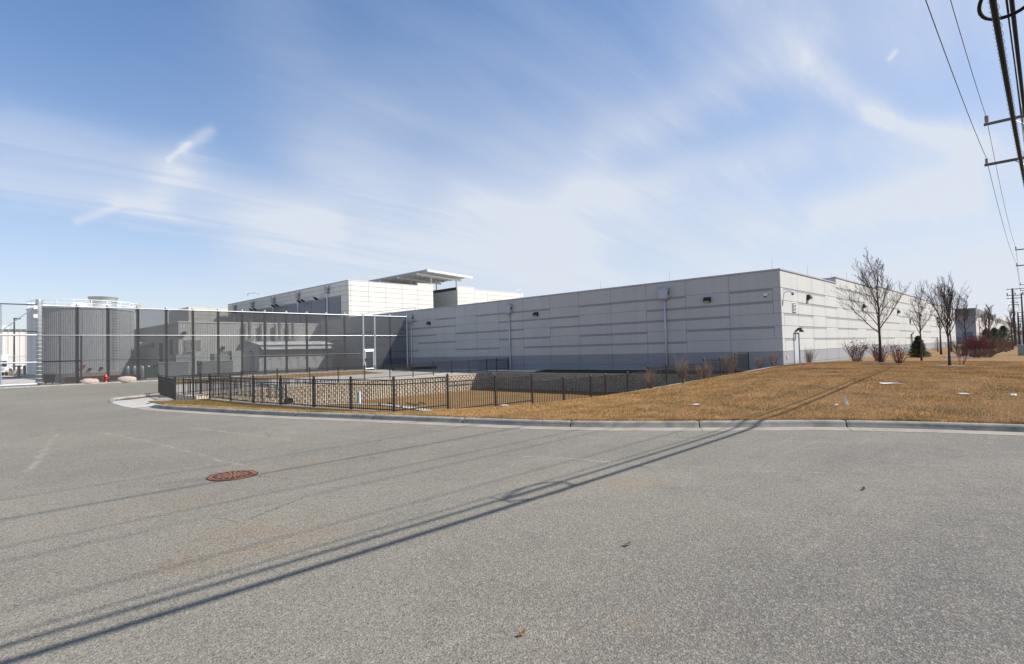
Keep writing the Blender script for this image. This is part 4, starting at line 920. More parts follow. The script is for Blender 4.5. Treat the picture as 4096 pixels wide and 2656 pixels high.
# ------------------------------------------------------------------ black picket fences
def picket_mk(h, w=.02):
    def f(b_): b_.add([(-w/2, -w/2, 0), (w/2, -w/2, 0), (w/2, w/2, 0), (-w/2, w/2, 0), (-w/2, -w/2, h), (w/2, -w/2, h), (w/2, w/2, h), (-w/2, w/2, h)], [(4, 5, 6, 7), (0, 1, 5, 4), (1, 2, 6, 5), (2, 3, 7, 6), (3, 0, 4, 7)])
    return f
def post_mk(h, w=.062):
    def f(b_):
        b_.box(-w/2, -w/2, 0, w/2, w/2, h); b_.lathe((0, 0, h), [(.045, 0), (.045, .02), (.03, .04), (.01, .055)], 8)
    return f
def picket_fence(root, posts, hgt=1.2, zb=None, pick_step=.107, max_p=300, view=Vector((0, 0)), posth=None, lower=0):
    """posts: (x, y, z_base, z_top of the bay to the next post or None)"""
    cand = []
    for i in range(len(posts)-1):
        x0, y0, z0, t0 = posts[i]; x1, y1, z1, _ = posts[i+1]
        d_ = Vector((x1-x0, y1-y0)); ln = d_.length; u = d_/ln
        t1 = posts[i][3] if len(posts[i]) == 4 else None
        ta, tb_ = (t0 if isinstance(t0, tuple) else (t0, t0))
        bo = (ta-hgt+.08, tb_-hgt+.08)
        for dz_, r_ in ((0, 1), (-.15, 1)):
            MB().add(*bar((x0, y0, ta-.03+dz_), (x1, y1, tb_-.03+dz_), .036)).build('rail', black_m, root)
        MB().add(*bar((x0, y0, bo[0]+.09), (x1, y1, bo[1]+.09), .036)).build('rail', black_m, root)
        n_ = max(1, int(ln/pick_step))
        for k in range(1, n_):
            s_ = k/n_; x, y = x0+d_.x*s_, y0+d_.y*s_; z = bo[0]+(bo[1]-bo[0])*s_
            cand.append((Vector((x, y)).length, x, y, z, math.atan2(d_.y, d_.x)))
    H = hgt-.1
    cand.sort()
    for dd, x, y, z, a in cand[:max_p]: piece('picket', ('pk', round(H, 2)), picket_mk(H), black_m, root, (x, y, z), a)
    if cand[max_p:]:
        b_ = MB(); pm = MB(); picket_mk(H)(pm)
        for dd, x, y, z, a in cand[max_p:]:
            c, s_ = math.cos(a), math.sin(a); b_.add([(x+v[0]*c-v[1]*s_, y+v[0]*s_+v[1]*c, z+v[2]) for v in pm.v], pm.f)
        b_.build('far_pickets', black_m, root, kind='stuff')
    tops = []
    for i, p in enumerate(posts):
        t_ = [v for v in ((posts[i][3][0] if isinstance(posts[i][3], tuple) else posts[i][3]) if i < len(posts)-1 else None, (posts[i-1][3][1] if isinstance(posts[i-1][3], tuple) else posts[i-1][3]) if i else None) if v is not None]
        h_ = round(max(t_)+.05-p[2], 2); ang = math.atan2(posts[min(i+1, len(posts)-1)][1]-posts[max(i-1, 0)][1], posts[min(i+1, len(posts)-1)][0]-posts[max(i-1, 0)][0])
        piece('post', ('po', h_), post_mk(h_), black_m, root, (p[0], p[1], p[2]), ang)
def bar(a, c_, w):
    a, c_ = Vector(a), Vector(c_); d_ = (c_-a); h_ = Vector((-d_.y, d_.x, 0)).normalized()*w*.5; u = Vector((0, 0, w*.5))
    vs = [a-h_-u, a+h_-u, a+h_+u, a-h_+u, c_-h_-u, c_+h_-u, c_+h_+u, c_-h_+u]
    return vs, [(0, 3, 2, 1), (4, 5, 6, 7), (0, 1, 5, 4), (1, 2, 6, 5), (2, 3, 7, 6), (3, 0, 4, 7)]
fr_ = thing('picket_fence', 'black ornamental picket fence along the kerbside grass in front of the basin', 'fence', (9.4, 29.2, 0), 'black picket fences round the basin')
L1 = [(8.6, 34.5, -.1, (1.06, 1.03)), (8.3, 32.0, -.05, (1.03, 1.0)), (8.0, 29.45, -.1, .98), (8.72, 29.3, -.1, .97), (9.4, 29.2, -.12, 1.08), (9.5, 26.8, -.14, 1.04), (9.6, 24.5, -.15, 1.03), (9.85, 22.4, -.16, 1.04), (10.1, 20.1, -.17, 1.04), (10.4, 17.95, -.16, (1.04, 1.05)), (10.7, 15.75, -.16, 1.05)]
picket_fence(fr_, L1, 1.18)
fb_ = thing('picket_fence', 'black ornamental picket fence running behind the berm to the grey wall', 'fence', (10.7, 15.75, 0), 'black picket fences round the basin')
L2 = [(10.72, 15.77, -.2, (1.05, 1.03)), (13.0, 15.75, -.3, .86), (15.4, 15.75, -.42, .83), (17.55, 15.75, -.5, .58), (19.65, 15.75, -.55, .57), (21.7, 15.75, -.5, .56), (22.9, 15.75, -.5, .56), (24.9, 15.75, -.5, .58), (26.9, 15.75, -.5, .83), (28.95, 15.75, -.5, .84), (31.3, 15.75, -.4, .84), (33.7, 15.75, -.35, 1.03), (36.1, 15.75, -.2, 1.03), (38.5, 15.75, -.1, 1.25), (40.9, 15.75, -.05, 1.25)]
picket_fence(fb_, L2, 1.2)
fw_ = thing('picket_fence', 'black ornamental picket fence on top of the block retaining wall beside the walkway', 'fence', (8.8, 36.4, 0), 'black picket fences round the basin')
L3 = [(8.62, 34.6, -.2, .93), (9.3, 36.7, -.25, .94), (11.8, 38.3, -.27, .95), (14.7, 39.45, -.27, .96), (17.4, 40.1, -.27, .96), (20.0, 40.4, -.27, .96), (22.5, 40.7, -.27, .96), (25.0, 40.95, -.27, .96), (27.6, 41.15, -.27, .96), (30.1, 41.25, -.27, (.97, 1.0)), (32.4, 41.25, -.2, 1.05), (34.6, 41.25, -.16, 1.06), (36.8, 41.25, -.16, 1.07), (39.2, 41.25, -.16, 1.08), (40.6, 41.25, -.16, 1.08), (42.3, 41.25, -.16, 1.08)]
picket_fence(fw_, L3, 1.2)
fr2 = thing('picket_fence', 'short black picket fence sloping down beside the basin ramp', 'fence', (10.3, 34.9, 0), 'black picket fences round the basin')
picket_fence(fr2, [(9.9, 34.9, -.2, (.78, .55)), (12.3, 35.9, -.55, (.55, .18)), (15.0, 36.9, -1.1, (.18, -.1)), (17.0, 37.8, -1.3, -.1)], .98)

# ------------------------------------------------------------------ block retaining wall
rw = thing('retaining_wall', 'tan split face block retaining wall round the sunken grass basin', 'retaining wall', (20, 40.4, -1.9))
RP = [(10.2, 37.1), (12.3, 38.25), (14.7, 39.2), (17.4, 39.85), (20, 40.15), (25, 40.6), (30.1, 40.95), (39.7, 41.0)]
BH, BL = .2, .46
def block_mk(seed):
    rr = random.Random(seed)
    def f(b_):
        w = BL/2-.006; h = BH-.008; ch = .05; d0 = .0; j = lambda: rr.uniform(-.012, .012)
        vs = [(-w, .3, 0), (w, .3, 0), (w, .3, h), (-w, .3, h), (-w, .06, 0), (w, .06, 0), (w, .06, h), (-w, .06, h),
              (-w+ch, j(), .008), (j()*2, -.02+j(), .008), (w-ch, j(), .008), (w-ch, j(), h-.008), (j()*2, -.02+j(), h-.01), (-w+ch, j(), h-.008)]
        b_.add(vs, [(3, 2, 6, 7), (0, 4, 5, 1), (8, 9, 12, 13), (9, 10, 11, 12), (4, 8, 13, 7), (10, 5, 6, 11), (4, 5, 10, 9, 8), (7, 13, 12, 11, 6), (0, 3, 7, 4), (1, 5, 6, 2)])
    return f
cand = []; pd = [0]
for i in range(1, len(RP)): pd.append(pd[-1]+math.dist(RP[i], RP[i-1]))
def at_r(s_):
    i = max(k for k in range(len(pd)-1) if pd[k] <= s_+1e-9); t_ = (s_-pd[i])/(pd[i+1]-pd[i]); a, c_ = RP[i], RP[i+1]
    return a[0]+(c_[0]-a[0])*t_, a[1]+(c_[1]-a[1])*t_, math.atan2(c_[1]-a[1], c_[0]-a[0])
topz = -.36
ncr = 9
for r_ in range(ncr):
    s_ = .1+(BL/2 if r_ % 2 else 0)
    while s_ < pd[-1]-.1:
        x, y, a = at_r(s_); z = topz-(r_+1)*BH
        if z+BH > floorz(x, y-.4)-.05: cand.append((math.hypot(x, y)+r_*.4, x, y-.0+r_*-.012, z, a, random.randrange(6)))
        s_ += BL
cand.sort()
for dd, x, y, z, a, sd_ in cand[:300]:
    piece('block', ('bk', sd_), block_mk(sd_), block_m, rw, (x+random.uniform(-.004, .004), y+random.uniform(-.012, .012), z), a)
b_ = MB()
for dd, x, y, z, a, sd_ in cand[300:]:
    pm = MB(); block_mk(sd_)(pm); c, s_ = math.cos(a), math.sin(a); b_.add([(x+v[0]*c-v[1]*s_, y+v[0]*s_+v[1]*c, z+v[2]) for v in pm.v], pm.f)
# the shaded leg along x = 39.5
for r_ in range(8):
    y = 16.2+(BL/2 if r_ % 2 else 0)
    while y < 41.1:
        pm = MB(); block_mk(random.randrange(6))(pm); b_.add([(39.5-.012*r_+v[1], y-v[0], topz-(r_+1)*BH+v[2]) for v in pm.v], pm.f); y += BL
b_.build('far_blocks', block_m, rw, kind='stuff')
for i in range(len(RP)-1):
    n_ = max(1, int(round(math.dist(RP[i], RP[i+1])/.62)))
    a = math.atan2(RP[i+1][1]-RP[i][1], RP[i+1][0]-RP[i][0])
    for k in range(n_):
        t_ = (k+.5)/n_; w = math.dist(RP[i], RP[i+1])/n_-.01
        piece('cap_stone', ('cp', round(w, 2)), lambda q, w=w: q.box(-w/2, -.04, 0, w/2, .3, .09), cap_m, rw, (RP[i][0]+(RP[i+1][0]-RP[i][0])*t_, RP[i][1]+(RP[i+1][1]-RP[i][1])*t_, topz+.002), a)
for k in range(39): piece('cap_stone', 'cpx', lambda q: q.box(-.04, -.305, 0, .3, .305, .09), cap_m, rw, (39.5, 16.4+k*.62, topz+.002))
MB().box(39.85, 15.9, -2.2, 40.0, 41.3, -.4).build('backing', block_m, rw)
b = MB()
for i in range(len(RP)-1): b.add(*bar((RP[i][0], RP[i][1]+.4, -1.3), (RP[i+1][0], RP[i+1][1]+.4, -1.3), .05))
# near side concrete curb walls carrying the fence
nw = thing('fence_curb_wall', 'low pale concrete curb wall under the kerbside picket fence', 'wall', (9.6, 24, 0))
for i in range(4, len(L1)-1):
    a, c_ = L1[i], L1[i+1]; u = Vector((c_[0]-a[0], c_[1]-a[1])).normalized(); nn = Vector((-u.y, u.x))
    m0 = Vector(((a[0]+c_[0])/2, (a[1]+c_[1])/2)); z1 = (lz(a[0], a[1])+lz(c_[0], c_[1]))/2+.06 if i > 4 else -.02
    MB().obox((m0.x, m0.y), u, nn, math.dist(a[:2], c_[:2])-.004, .24, -2.3, -.045+.002*i).build('segment', cap_m, nw)
MB().box(10.85, 15.62, -2.3, 41.2, 15.9, -.5).build('buried_wall', block_m, nw)
# culvert, standpipe, debris in the basin
cu = thing('culvert_pipe', 'black corrugated culvert pipe poking out of the block wall', 'pipe', (18.0, 39.7, -1.25))
MB().tube([(18.0, 40.0, -1.22), (17.95, 39.2, -1.25)], .19, 14, False).build('pipe', black_m, cu); MB().lathe((0, 0, 0), [(.01, 0), (.17, .01)], 12)
MB().tube([(17.98, 39.5, -1.23), (17.96, 39.3, -1.24)], .17, 14).build('dark_bore', rubber, cu)
b = MB().box(17.6, 38.6, -1.75, 18.4, 39.2, -1.5).build('pipe_bedding', concrete, cu)
sp_ = thing('standpipe', 'white and teal marker post standing in the basin', 'post', (22.6, 37.9, -1.8))
MB().box(22.62, 37.85, -1.8, 22.78, 37.95, -.9).build('white_half', white_m, sp_); MB().box(22.46, 37.85, -1.8, 22.60, 37.95, -.95).build('teal_half', teal, sp_)
dbr = MB()
for i in range(7):
    x, y = 22.8+random.uniform(-.5, 2.3), 33.5+random.uniform(-1.5, 1.5); a = random.uniform(0, 3); z = floorz(x, y)+.05
    dbr.tube([(x, y, z), (x+math.cos(a)*.7, y+math.sin(a)*.7, z+.08)], .04, 4)
tag(dbr.build('dead_branches', bark, origin=(24, 33, -1.8)), 'few dead branches lying on the basin grass', 'branches')

# ------------------------------------------------------------------ hydrant and boulders
hy = thing('fire_hydrant', 'red fire hydrant standing before the dark screen fence', 'hydrant', (10.5, 57.9, 0))
MB().lathe((10.5, 57.9, 0), [(.17, 0), (.17, .06), (.11, .08), (.11, .50), (.15, .52), (.15, .58), (.13, .60), (.11, .72), (.05, .79), (.04, .84), (.035, .88)], 16).build('barrel', red_p, hy, smooth=True)
MB().tube([(10.26, 57.9, .47), (10.74, 57.9, .47)], .06, 10).build('side_outlet', red_p, hy); MB().tube([(10.5, 57.9, .42), (10.5, 57.66, .42)], .085, 10).build('front_outlet', red_p, hy)
def boulder(c, s, seed, label):
    vs = []; fs = []; n1, n2 = 9, 16
    for i in range(n1+1):
        th = math.pi*i/n1
        for j in range(n2):
            ph = 2*math.pi*j/n2; p = Vector((math.sin(th)*math.cos(ph), math.sin(th)*math.sin(ph), math.cos(th)))
            r_ = 1+.22*mnoise.noise(p*1.3+Vector((seed, 0, 0)))+.08*mnoise.noise(p*3.1+Vector((0, seed, 0)))
            p = Vector((math.copysign(abs(p.x)**.8, p.x), p.y, math.copysign(abs(p.z)**.75, p.z)))
            vs.append((c[0]+p.x*s[0]*r_, c[1]+p.y*s[1]*r_, c[2]+p.z*s[2]*r_))
    for i in range(n1):
        for j in range(n2): fs.append((i*n2+j, (i+1)*n2+j, (i+1)*n2+(j+1) % n2, i*n2+(j+1) % n2))
    tag(MB().add(vs, fs).build('boulder', rock_m, origin=(c[0], c[1], 0), smooth=True), label, 'boulder', 'boulders at the foot of the screen fence')
boulder((9.38, 57.95, .2), (.66, .5, .30), 1.3, 'pinkish boulder left of the red hydrant'); boulder((11.95, 57.75, .22), (.72, .5, .32), 4.1, 'rounder pinkish boulder right of the red hydrant')

# manhole cover
mh = thing('manhole_cover', 'rusty cast iron manhole cover set in the asphalt road', 'manhole cover', (3.42, 9.6, 0))
cx0, cy0 = 3.42, 9.6
MB().lathe((cx0, cy0, -.02), [(.36, 0), (.36, .030), (.325, .032), (.325, .015)], 40).build('frame_ring', rusty, mh)
MB().lathe((cx0, cy0, -.02), [(.322, 0), (.322, .026)], 40).build('lid', mat('rusty_pit', (.035, .02, .014), .9), mh)
rib = MB(); rm = math.radians
for r0, r1 in ((.298, .322), (.20, .218), (.10, .12)):
    vs = []; n_ = 40
    for k in range(n_): t_ = 2*math.pi*k/n_; vs += [(cx0+r0*math.cos(t_), cy0+r0*math.sin(t_), .016), (cx0+r1*math.cos(t_), cy0+r1*math.sin(t_), .016)]
    rib.add(vs, [(2*k, 2*k+1, (2*k+3) % (2*n_), (2*k+2) % (2*n_)) for k in range(n_)])
for k in range(18):
    t_ = 2*math.pi*k/18; w = .0125
    for q0, q1 in ((.0, .30),) if k % 2 == 0 else ((.11, .31),):
        c, s_ = math.cos(t_), math.sin(t_); rib.add([(cx0+c*q0-s_*w, cy0+s_*q0+c*w, .0165), (cx0+c*q0+s_*w, cy0+s_*q0-c*w, .0165), (cx0+c*q1+s_*w, cy0+s_*q1-c*w, .0165), (cx0+c*q1-s_*w, cy0+s_*q1+c*w, .0165)], [(0, 1, 2, 3)])
rib.build('raised_ribs', mat('worn_rust', (.30, .14, .08), .7, var=.3, scale=20), mh)
b = MB(); vs = []
for k in range(40):
    t_ = 2*math.pi*k/40; r_ = .375+.03*abs(mnoise.noise((math.cos(t_)*3, math.sin(t_)*3, 0)))+(.03 if .2 < t_ < 2.2 else 0)
    vs += [(cx0+.355*math.cos(t_), cy0+.355*math.sin(t_), .004), (cx0+r_*math.cos(t_), cy0+r_*math.sin(t_), .004)]
b.add(vs, [(2*k, 2*k+1, (2*k+3) % 80, (2*k+2) % 80) for k in range(40)]); b.build('tar_seal', rubber, mh)

# ------------------------------------------------------------------ bare trees and shrubs
def limb(b_, p, d_, ln, r, lvl, rg, up, spread, kids, segs=4, wob=.12, minr=.0035, sides=None):
    pts = [p.copy()]; rs = [r]; q = p.copy(); dd = d_.normalized()
    for i in range(segs):
        dd = (dd + Vector((rg.gauss(0, wob), rg.gauss(0, wob), rg.gauss(0, wob*.6))) + Vector((0, 0, up*.12))).normalized()
        q = q+dd*(ln/segs); pts.append(q.copy()); rs.append(max(minr, r*(1-.8*(i+1)/segs)))
    b_.tube(pts, rs, sides or (5 if r > .02 else 3), False)
    if lvl <= 0: return
    n_ = kids[0] if isinstance(kids, list) else kids
    for k in range(n_):
        t_ = .22+.75*(k+rg.random()*.8)/n_; i = min(segs-1, int(t_*segs)); f_ = t_*segs-i
        pp = pts[i].lerp(pts[i+1], f_); ax = (pts[i+1]-pts[i]).normalized()
        az = rg.uniform(0, 2*math.pi); side = (ax.orthogonal().normalized()*math.cos(az)+ax.cross(ax.orthogonal().normalized())*math.sin(az))
        nd = (ax*math.cos(spread)+side*math.sin(spread)+Vector((0, 0, up*.35))).normalized()
        limb(b_, pp, nd, ln*rg.uniform(.38, .62)*(1.1-.45*t_), max(minr, rs[i]*.55), lvl-1, rg, up, spread, kids[1:] if isinstance(kids, list) and len(kids) > 1 else kids, max(2, segs-1), wob, minr, sides)
def bare_tree(x, y, z, h, trunk_h, rtrunk, seed, label, nl=9, up=.9, spread=.55, kids=[8, 5, 3], lvl=3, width=1.0, group='young bare trees on the lawn', leader=True, fork=False, minr=.004):
    rg = random.Random(seed); t = thing('bare_tree', label, 'tree', (x, y, z), group)
    top = h*.93 if leader else h*.6
    tp = [Vector((x, y, z-.1))]; rs = [rtrunk*1.25]; n_ = 9
    for i in range(1, n_+1):
        f_ = i/n_; tp.append(Vector((x+rg.gauss(0, .02)*h*.3*f_, y+rg.gauss(0, .02)*h*.3*f_, z+top*f_))); rs.append(rtrunk*(1-.88*f_)+.006)
    MB().tube(tp, rs, 8).build('trunk', bark, t, smooth=True)
    cr = MB()
    for k in range(nl):
        f_ = (trunk_h/top)+(1-trunk_h/top)*(k/nl)**1.15*.92; i = min(n_-1, int(f_*n_)); p = tp[i].lerp(tp[i+1], f_*n_-i)
        az = k*2.4+rg.uniform(-.4, .4); tilt = (1.05-.55*up)*(1-.4*k/nl)+rg.uniform(-.1, .1)
        d_ = Vector((math.cos(az)*math.sin(tilt), math.sin(az)*math.sin(tilt), math.cos(tilt)))
        ln = (h-trunk_h)*(.62-.30*k/nl)*width*rg.uniform(.85, 1.12)
        limb(cr, p, d_, ln, rtrunk*(.42-.22*k/nl), lvl, rg, up, spread, kids, 5, .11, minr)
    cr.build('crown', twig_m, t)
bare_tree(40.3, 7.55, .52, 6.0, 1.7, .085, 11, 'tallest bare tree right of the building corner beside red twigged shrubs', 15, .72, .6, [9, 5, 2], 3, 1.02, minr=.005)
bare_tree(39.1, 4.1, .38, 5.2, 1.5, .07, 23, 'bare tree with dense upright oval crown, nearest on the lawn', 14, 1.05, .44, [8, 5, 2], 3, 1.15, leader=False, minr=.0042)
bare_tree(47.1, 6.45, .42, 4.8, 1.7, .06, 5, 'slim bare tree directly before the dark evergreen', 11, .7, .6, [8, 5, 2], 3, .85)
bare_tree(73.8, 8.4, .3, 4.6, 2.3, .1, 9, 'bare tree behind the densest lawn tree near the long pale wall', 10, .7, .6, [7, 5, 2], 3, .9, minr=.006)
bare_tree(89, 9.1, .3, 5.4, 3.0, .1, 31, 'farther bare tree by the pale driveway behind the dense tree', 9, .8, .5, [6, 5], 2, .8, minr=.01)
bare_tree(65.3, 5.6, .3, 5.2, 1.9, .075, 14, 'bare tree in front of the far grey wall among red shrubs', 11, .7, .55, [8, 5, 2], 3, .9, minr=.006)
bare_tree(85.7, 5.2, .3, 5.0, 1.8, .09, 17, 'bushy bare tree before the far tan building', 14, 1.0, .45, [8, 5, 2], 3, .95, minr=.007)
bare_tree(105, 6.7, .3, 5.2, 2.0, .09, 19, 'thin bare tree just left of the far evergreens', 8, .8, .5, [6, 4], 2, .8, minr=.008)
bare_tree(97.4, 3.65, .3, 5.0, 1.8, .09, 29, 'bare tree left of the nearest full utility pole', 11, .9, .5, [8, 5], 2, .9, minr=.009)
def shrub(x, y, h, w, seed, label, mt_, n_=26, seeds=0, kids=4, group='leafless shrubs', lvl=1, z=None, minr=.004):
    rg = random.Random(seed); z = lz(x, y) if z is None else z
    t = thing('bare_shrub', label, 'shrub', (x, y, z), group); b_ = MB(); sd_ = MB()
    for k in range(n_):
        az = rg.uniform(0, 6.283); tl = rg.uniform(.05, 1)*math.atan(w/h); hh = h*rg.uniform(.6, 1.05)
        d_ = Vector((math.cos(az)*math.sin(tl), math.sin(az)*math.sin(tl), math.cos(tl)))
        p0 = Vector((x+math.cos(az)*.1*w, y+math.sin(az)*.1*w, z-.03))
        limb(b_, p0, d_, hh/math.cos(tl*.6), .009+minr*.5, lvl, rg, .3, .4, [kids], 4, .09, minr, 3)
        if seeds and rg.random() < seeds:
            e = p0+d_*hh/math.cos(tl*.6)*.98; sd_.lathe((e.x, e.y, e.z), [(.005, -.02), (.035, 0), (.03, .03), (.005, .045)], 5)
    b_.build('stems', mt_, t)
    if sd_.v: sd_.build('seed_heads', seed_m, t)
shrub(42.3, 9.45, 1.05, .45, 1, 'thin pale shrub with seed heads, leftmost before the pale wall', twig_tan, 10, .7)
shrub(42.0, 9.0, 1.1, .45, 2, 'second thin seed headed shrub before the pale wall', twig_tan, 12, .7)
shrub(40.6, 8.9, 1.35, 1.0, 3, 'wide red stemmed shrub topped with dark seed heads left of the tallest tree', twig_red, 44, .75)
shrub(42.5, 8.2, 1.0, .5, 4, 'small brown shrub between two wide red stemmed shrubs', twig_tan, 16, .3)
shrub(40.7, 7.6, 1.2, 1.0, 6, 'red stemmed shrub round the foot of the tallest tree', twig_red, 46, .35)
shrub(39.6, 6.5, 1.2, 1.0, 8, 'wide brown red shrub right of the tallest tree trunk', twig_red, 46, .4)
shrub(45.6, 13.1, 1.35, .6, 9, 'grey leafless shrub right before the pale wall door', twig_tan, 40, 0, 5, z=.1)
shrub(39.6, 14.5, .95, .55, 21, 'faint shrub in shade by the building corner', twig_tan, 30, 0, 5)
shrub(40.8, 14.0, 1.0, .55, 22, 'faint shrub nearest the sunlit building corner', twig_tan, 30, 0, 5)
shrub(34.6, 14.5, 1.3, .75, 23, 'bushy grey shrub below the highest fence bay', twig_tan, 50, 0, 5)
shrub(31.7, 14.6, 1.1, .55, 24, 'middle grey shrub of the row along the berm fence', twig_tan, 34, 0, 5)
shrub(30.4, 14.5, .95, .4, 25, 'smaller grey shrub of the row along the berm fence', twig_tan, 24, 0, 5)
shrub(28.6, 14.6, 1.35, .6, 26, 'tall twiggy shrub beside a fence post on the pale gravel', twig_tan, 44, 0, 5)
shrub(25.2, 14.6, 1.0, .5, 27, 'lone twiggy shrub at the low end of the gravel bed', twig_tan, 34, 0, 5)
shrub(40.3, 3.7, .9, .6, 28, 'sparse low shrub beside the dense crowned tree trunk', twig_red, 9, 0, 3)
for i, (x, y, h, w, m__, lab) in enumerate([(64.6, 5.9, 1.6, 1.6, twig_tan, 'tan shrub left of the red shrub island'), (63.0, 5.0, 1.9, 1.5, twig_red, 'tall red shrub in the planted island'), (62.2, 4.3, 1.5, 1.4, twig_red, 'low red shrub at the right of the island'), (68, 4.8, 1.7, 1.8, twig_red, 'rear red shrub in the planted island'), (72, 4.2, 1.5, 1.8, twig_tan, 'tan brushy shrub behind the island'), (78, 4.2, 1.5, 2.2, twig_tan, 'wide tan brush behind the island'), (84, 3.9, 1.4, 2.2, twig_tan, 'far brown brush left of the utility box'), (58.6, 4.4, .7, 1.2, twig_tan, 'low dry clump at the island edge'), (60.5, 3.8, .7, 1.2, twig_tan, 'low dry clump nearest the road side'), (76, 6.6, 1.0, 1.0, twig_tan, 'small tan shrub by the rear tree'), (91, 3.9, 1.3, 2.5, twig_tan, 'farthest brown brush before the road')]):
    shrub(x, y, h, w, 40+i, lab, m__, 60, 0, 4, 'far shrubs on the lawn', 1, minr=.009)
def conifer(x, y, z, h, r, seed, label, n_=5200, mt_=ever_m, dens=1.0, sparse=False):
    rg = random.Random(seed); t = thing('evergreen_tree', label, 'tree', (x, y, z), 'evergreens on the lawn')
    MB().tube([(x, y, z-.1), (x, y, z+h*.96)], [.06, .012], 6).build('trunk', bark, t)
    b_ = MB(); br = MB()
    nb = int(95*dens)
    for k in range(nb):
        f_ = k/nb; zz = z+h*(.04+.92*f_); rr_ = r*(1-f_)**.8*rg.uniform(.75, 1.15)+.05; az = k*2.399+rg.uniform(-.3, .3)
        d_ = Vector((math.cos(az), math.sin(az), rg.uniform(-.05, .3))); e = Vector((x, y, zz))+d_*rr_
        br.tube([(x, y, zz), e], [.012, .004], 3, False)
        for q in range(int((n_/nb))):
            s_ = rg.uniform(.15, 1.02); p = Vector((x, y, zz)).lerp(e, s_)+Vector((rg.gauss(0, .06), rg.gauss(0, .06), rg.gauss(0, .05)))*(r*.9)
            v = Vector((rg.gauss(0, 1), rg.gauss(0, 1), rg.gauss(.3, .7))).normalized()*.055*(1+r*.4); w = v.orthogonal().normalized()*.016*(1+r*.5)
            o = len(b_.v); b_.v += [tuple(p-w), tuple(p+w), tuple(p+v)]; b_.f.append((o, o+1, o+2))
    br.build('branches', bark, t)
    b_.build('foliage', mt_, t)
conifer(61.4, 8.6, .28, 2.0, .85, 3, 'dark green conical evergreen behind the slim bare tree', 15000)
conifer(88.6, 10.4, .3, 1.9, .75, 4, 'thin see through bare conifer left of the driveway', 500, twig_tan, .7)
conifer(102, 8.0, .3, 2.1, .7, 5, 'thin reddish dead conifer among red shrubs', 900, twig_red, .7)
for i, (x, y, h, r) in enumerate(((132, 8.4, 3.5, 2.6), (136, 7.5, 3.7, 2.6), (140, 6.4, 4.1, 2.7))):
    conifer(x, y, .1, h, r, 60+i, ['left', 'middle', 'right'][i]+' one of three bushy evergreens before the far tan building', 9000)

# ------------------------------------------------------------------ poles and wires
def insulator(x, y, z, s=1.0):
    pr = [(.03, 0), (.03, .04)]
    for k in range(5): pr += [(.075, .05+k*.055), (.075, .062+k*.055), (.04, .072+k*.055)]
    return [(r*s, zz*s) for r, zz in pr]
def pole(x, y, top, arms, label, r=.15, z0=0.1, long=True):
    t = thing('utility_pole', label, 'utility pole', (x, y, z0), 'utility poles along the road')
    MB().tube([(x, y, z0-.3), (x, y, top)], [r*1.15, r*.75], 12).build('shaft', pole_m, t, smooth=True)
    for (z, ya, yb, ins) in arms:
        a = MB().box(x-.16-.0, min(ya, yb), z-.06, x-.04, max(ya, yb), z+.06).build('crossarm', arm_m, t)
        MB().tube([(x-.1, y-.75, z-.05), (x, y, z-.65)], .022, 4).build('brace', galv, t); MB().tube([(x-.1, y+.75, z-.05), (x, y, z-.65)], .022, 4).build('brace', galv, t)
        for yy, sc_ in ins: MB().lathe((x-.1, yy, z+.06), insulator(0, 0, 0, sc_), 10).build('insulator', porc, a)
    return t
p1 = pole(38, .2, 14.0, [(12.95, 2.06, -1.7, [(1.94, 1.3), (0.5, 1.3), (-1.5, 1.3)]), (10.85, 2.12, -1.7, [(2.03, .9), (.55, .9), (-1.5, .9)])], 'nearest utility pole just out of frame, crossarms reaching in at the right edge', .17, .3)
p2 = pole(92, .8, 13.6, [(12.55, 2.72, -1.1, [(2.65, 1.1), (1.3, 1.1), (-1, 1.1)]), (10.6, 2.74, -1.1, [(2.65, .9), (1.3, .9), (-1, .9)])], 'second utility pole, its crossarms just inside the right edge', .17, .2)
p3 = pole(152, 2.2, 13.6, [(12.4, 4.1, .3, [(4.0, 1.2), (2.6, 1.2), (.4, 1.2)]), (11.2, 4.1, .3, [(4.0, 1), (.4, 1)]), (9.6, 3.6, .6, [(3.4, 1)])], 'rearmost pole of the road line at the right edge', .19, .2)
p4 = pole(148, 5.1, 11.55, [(11.4, 6.0, 3.4, []), (10.15, 6.0, 3.5, [(5.9, 1.6), (4.75, 1.6), (3.6, 1.6)]), (9.6, 6.05, 3.7, []), (8.8, 5.5, 4.3, []), (8.3, 5.75, 4.2, [])], 'tall utility pole with five crossarms near the right edge', .2, .1)
p5 = pole(151.3, 4.6, 6.85, [(6.0, 4.8, 3.2, []), (5.6, 4.8, 3.2, [])], 'short utility pole right of the five armed pole', .17, .1)
p6 = pole(156, 4.05, 11.0, [(7.0, 4.9, 2.9, []), (5.4, 4.9, 2.9, []), (5.1, 4.9, 2.9, [])], 'utility pole with grey transformer can close to the right edge', .17, .1)
MB().lathe((155.6, 4.6, 3.8), [(.3, 0), (.3, .9), (.15, 1.0)], 12).build('transformer_can', grey_box, p6)
for y_ in (4.4, 5.8): MB().tube([(147.9, 5.1, 6.6), (147.9, (5.1+y_)/2+(.5 if y_ > 5 else -.5), 7.2), (147.9, y_, 8.2)], .03, 4).build('jumper_cable', cable_m, p4)
def span(name, a, c_, low, r, label, group='overhead wires', n_=40, mt_=wire_m, xl=None):
    """a, c_ end points; parabola touching height low between them"""
    a, c_ = Vector(a), Vector(c_); pts = []
    for i in range(n_+1):
        t_ = i/n_; p = a.lerp(c_, t_); p.z -= 4*low*t_*(1-t_); pts.append(p)
    o = MB().tube(pts, r, 6, False).build(name, mt_, origin=tuple(a), smooth=True)
    return tag(o, label, 'cable', group)
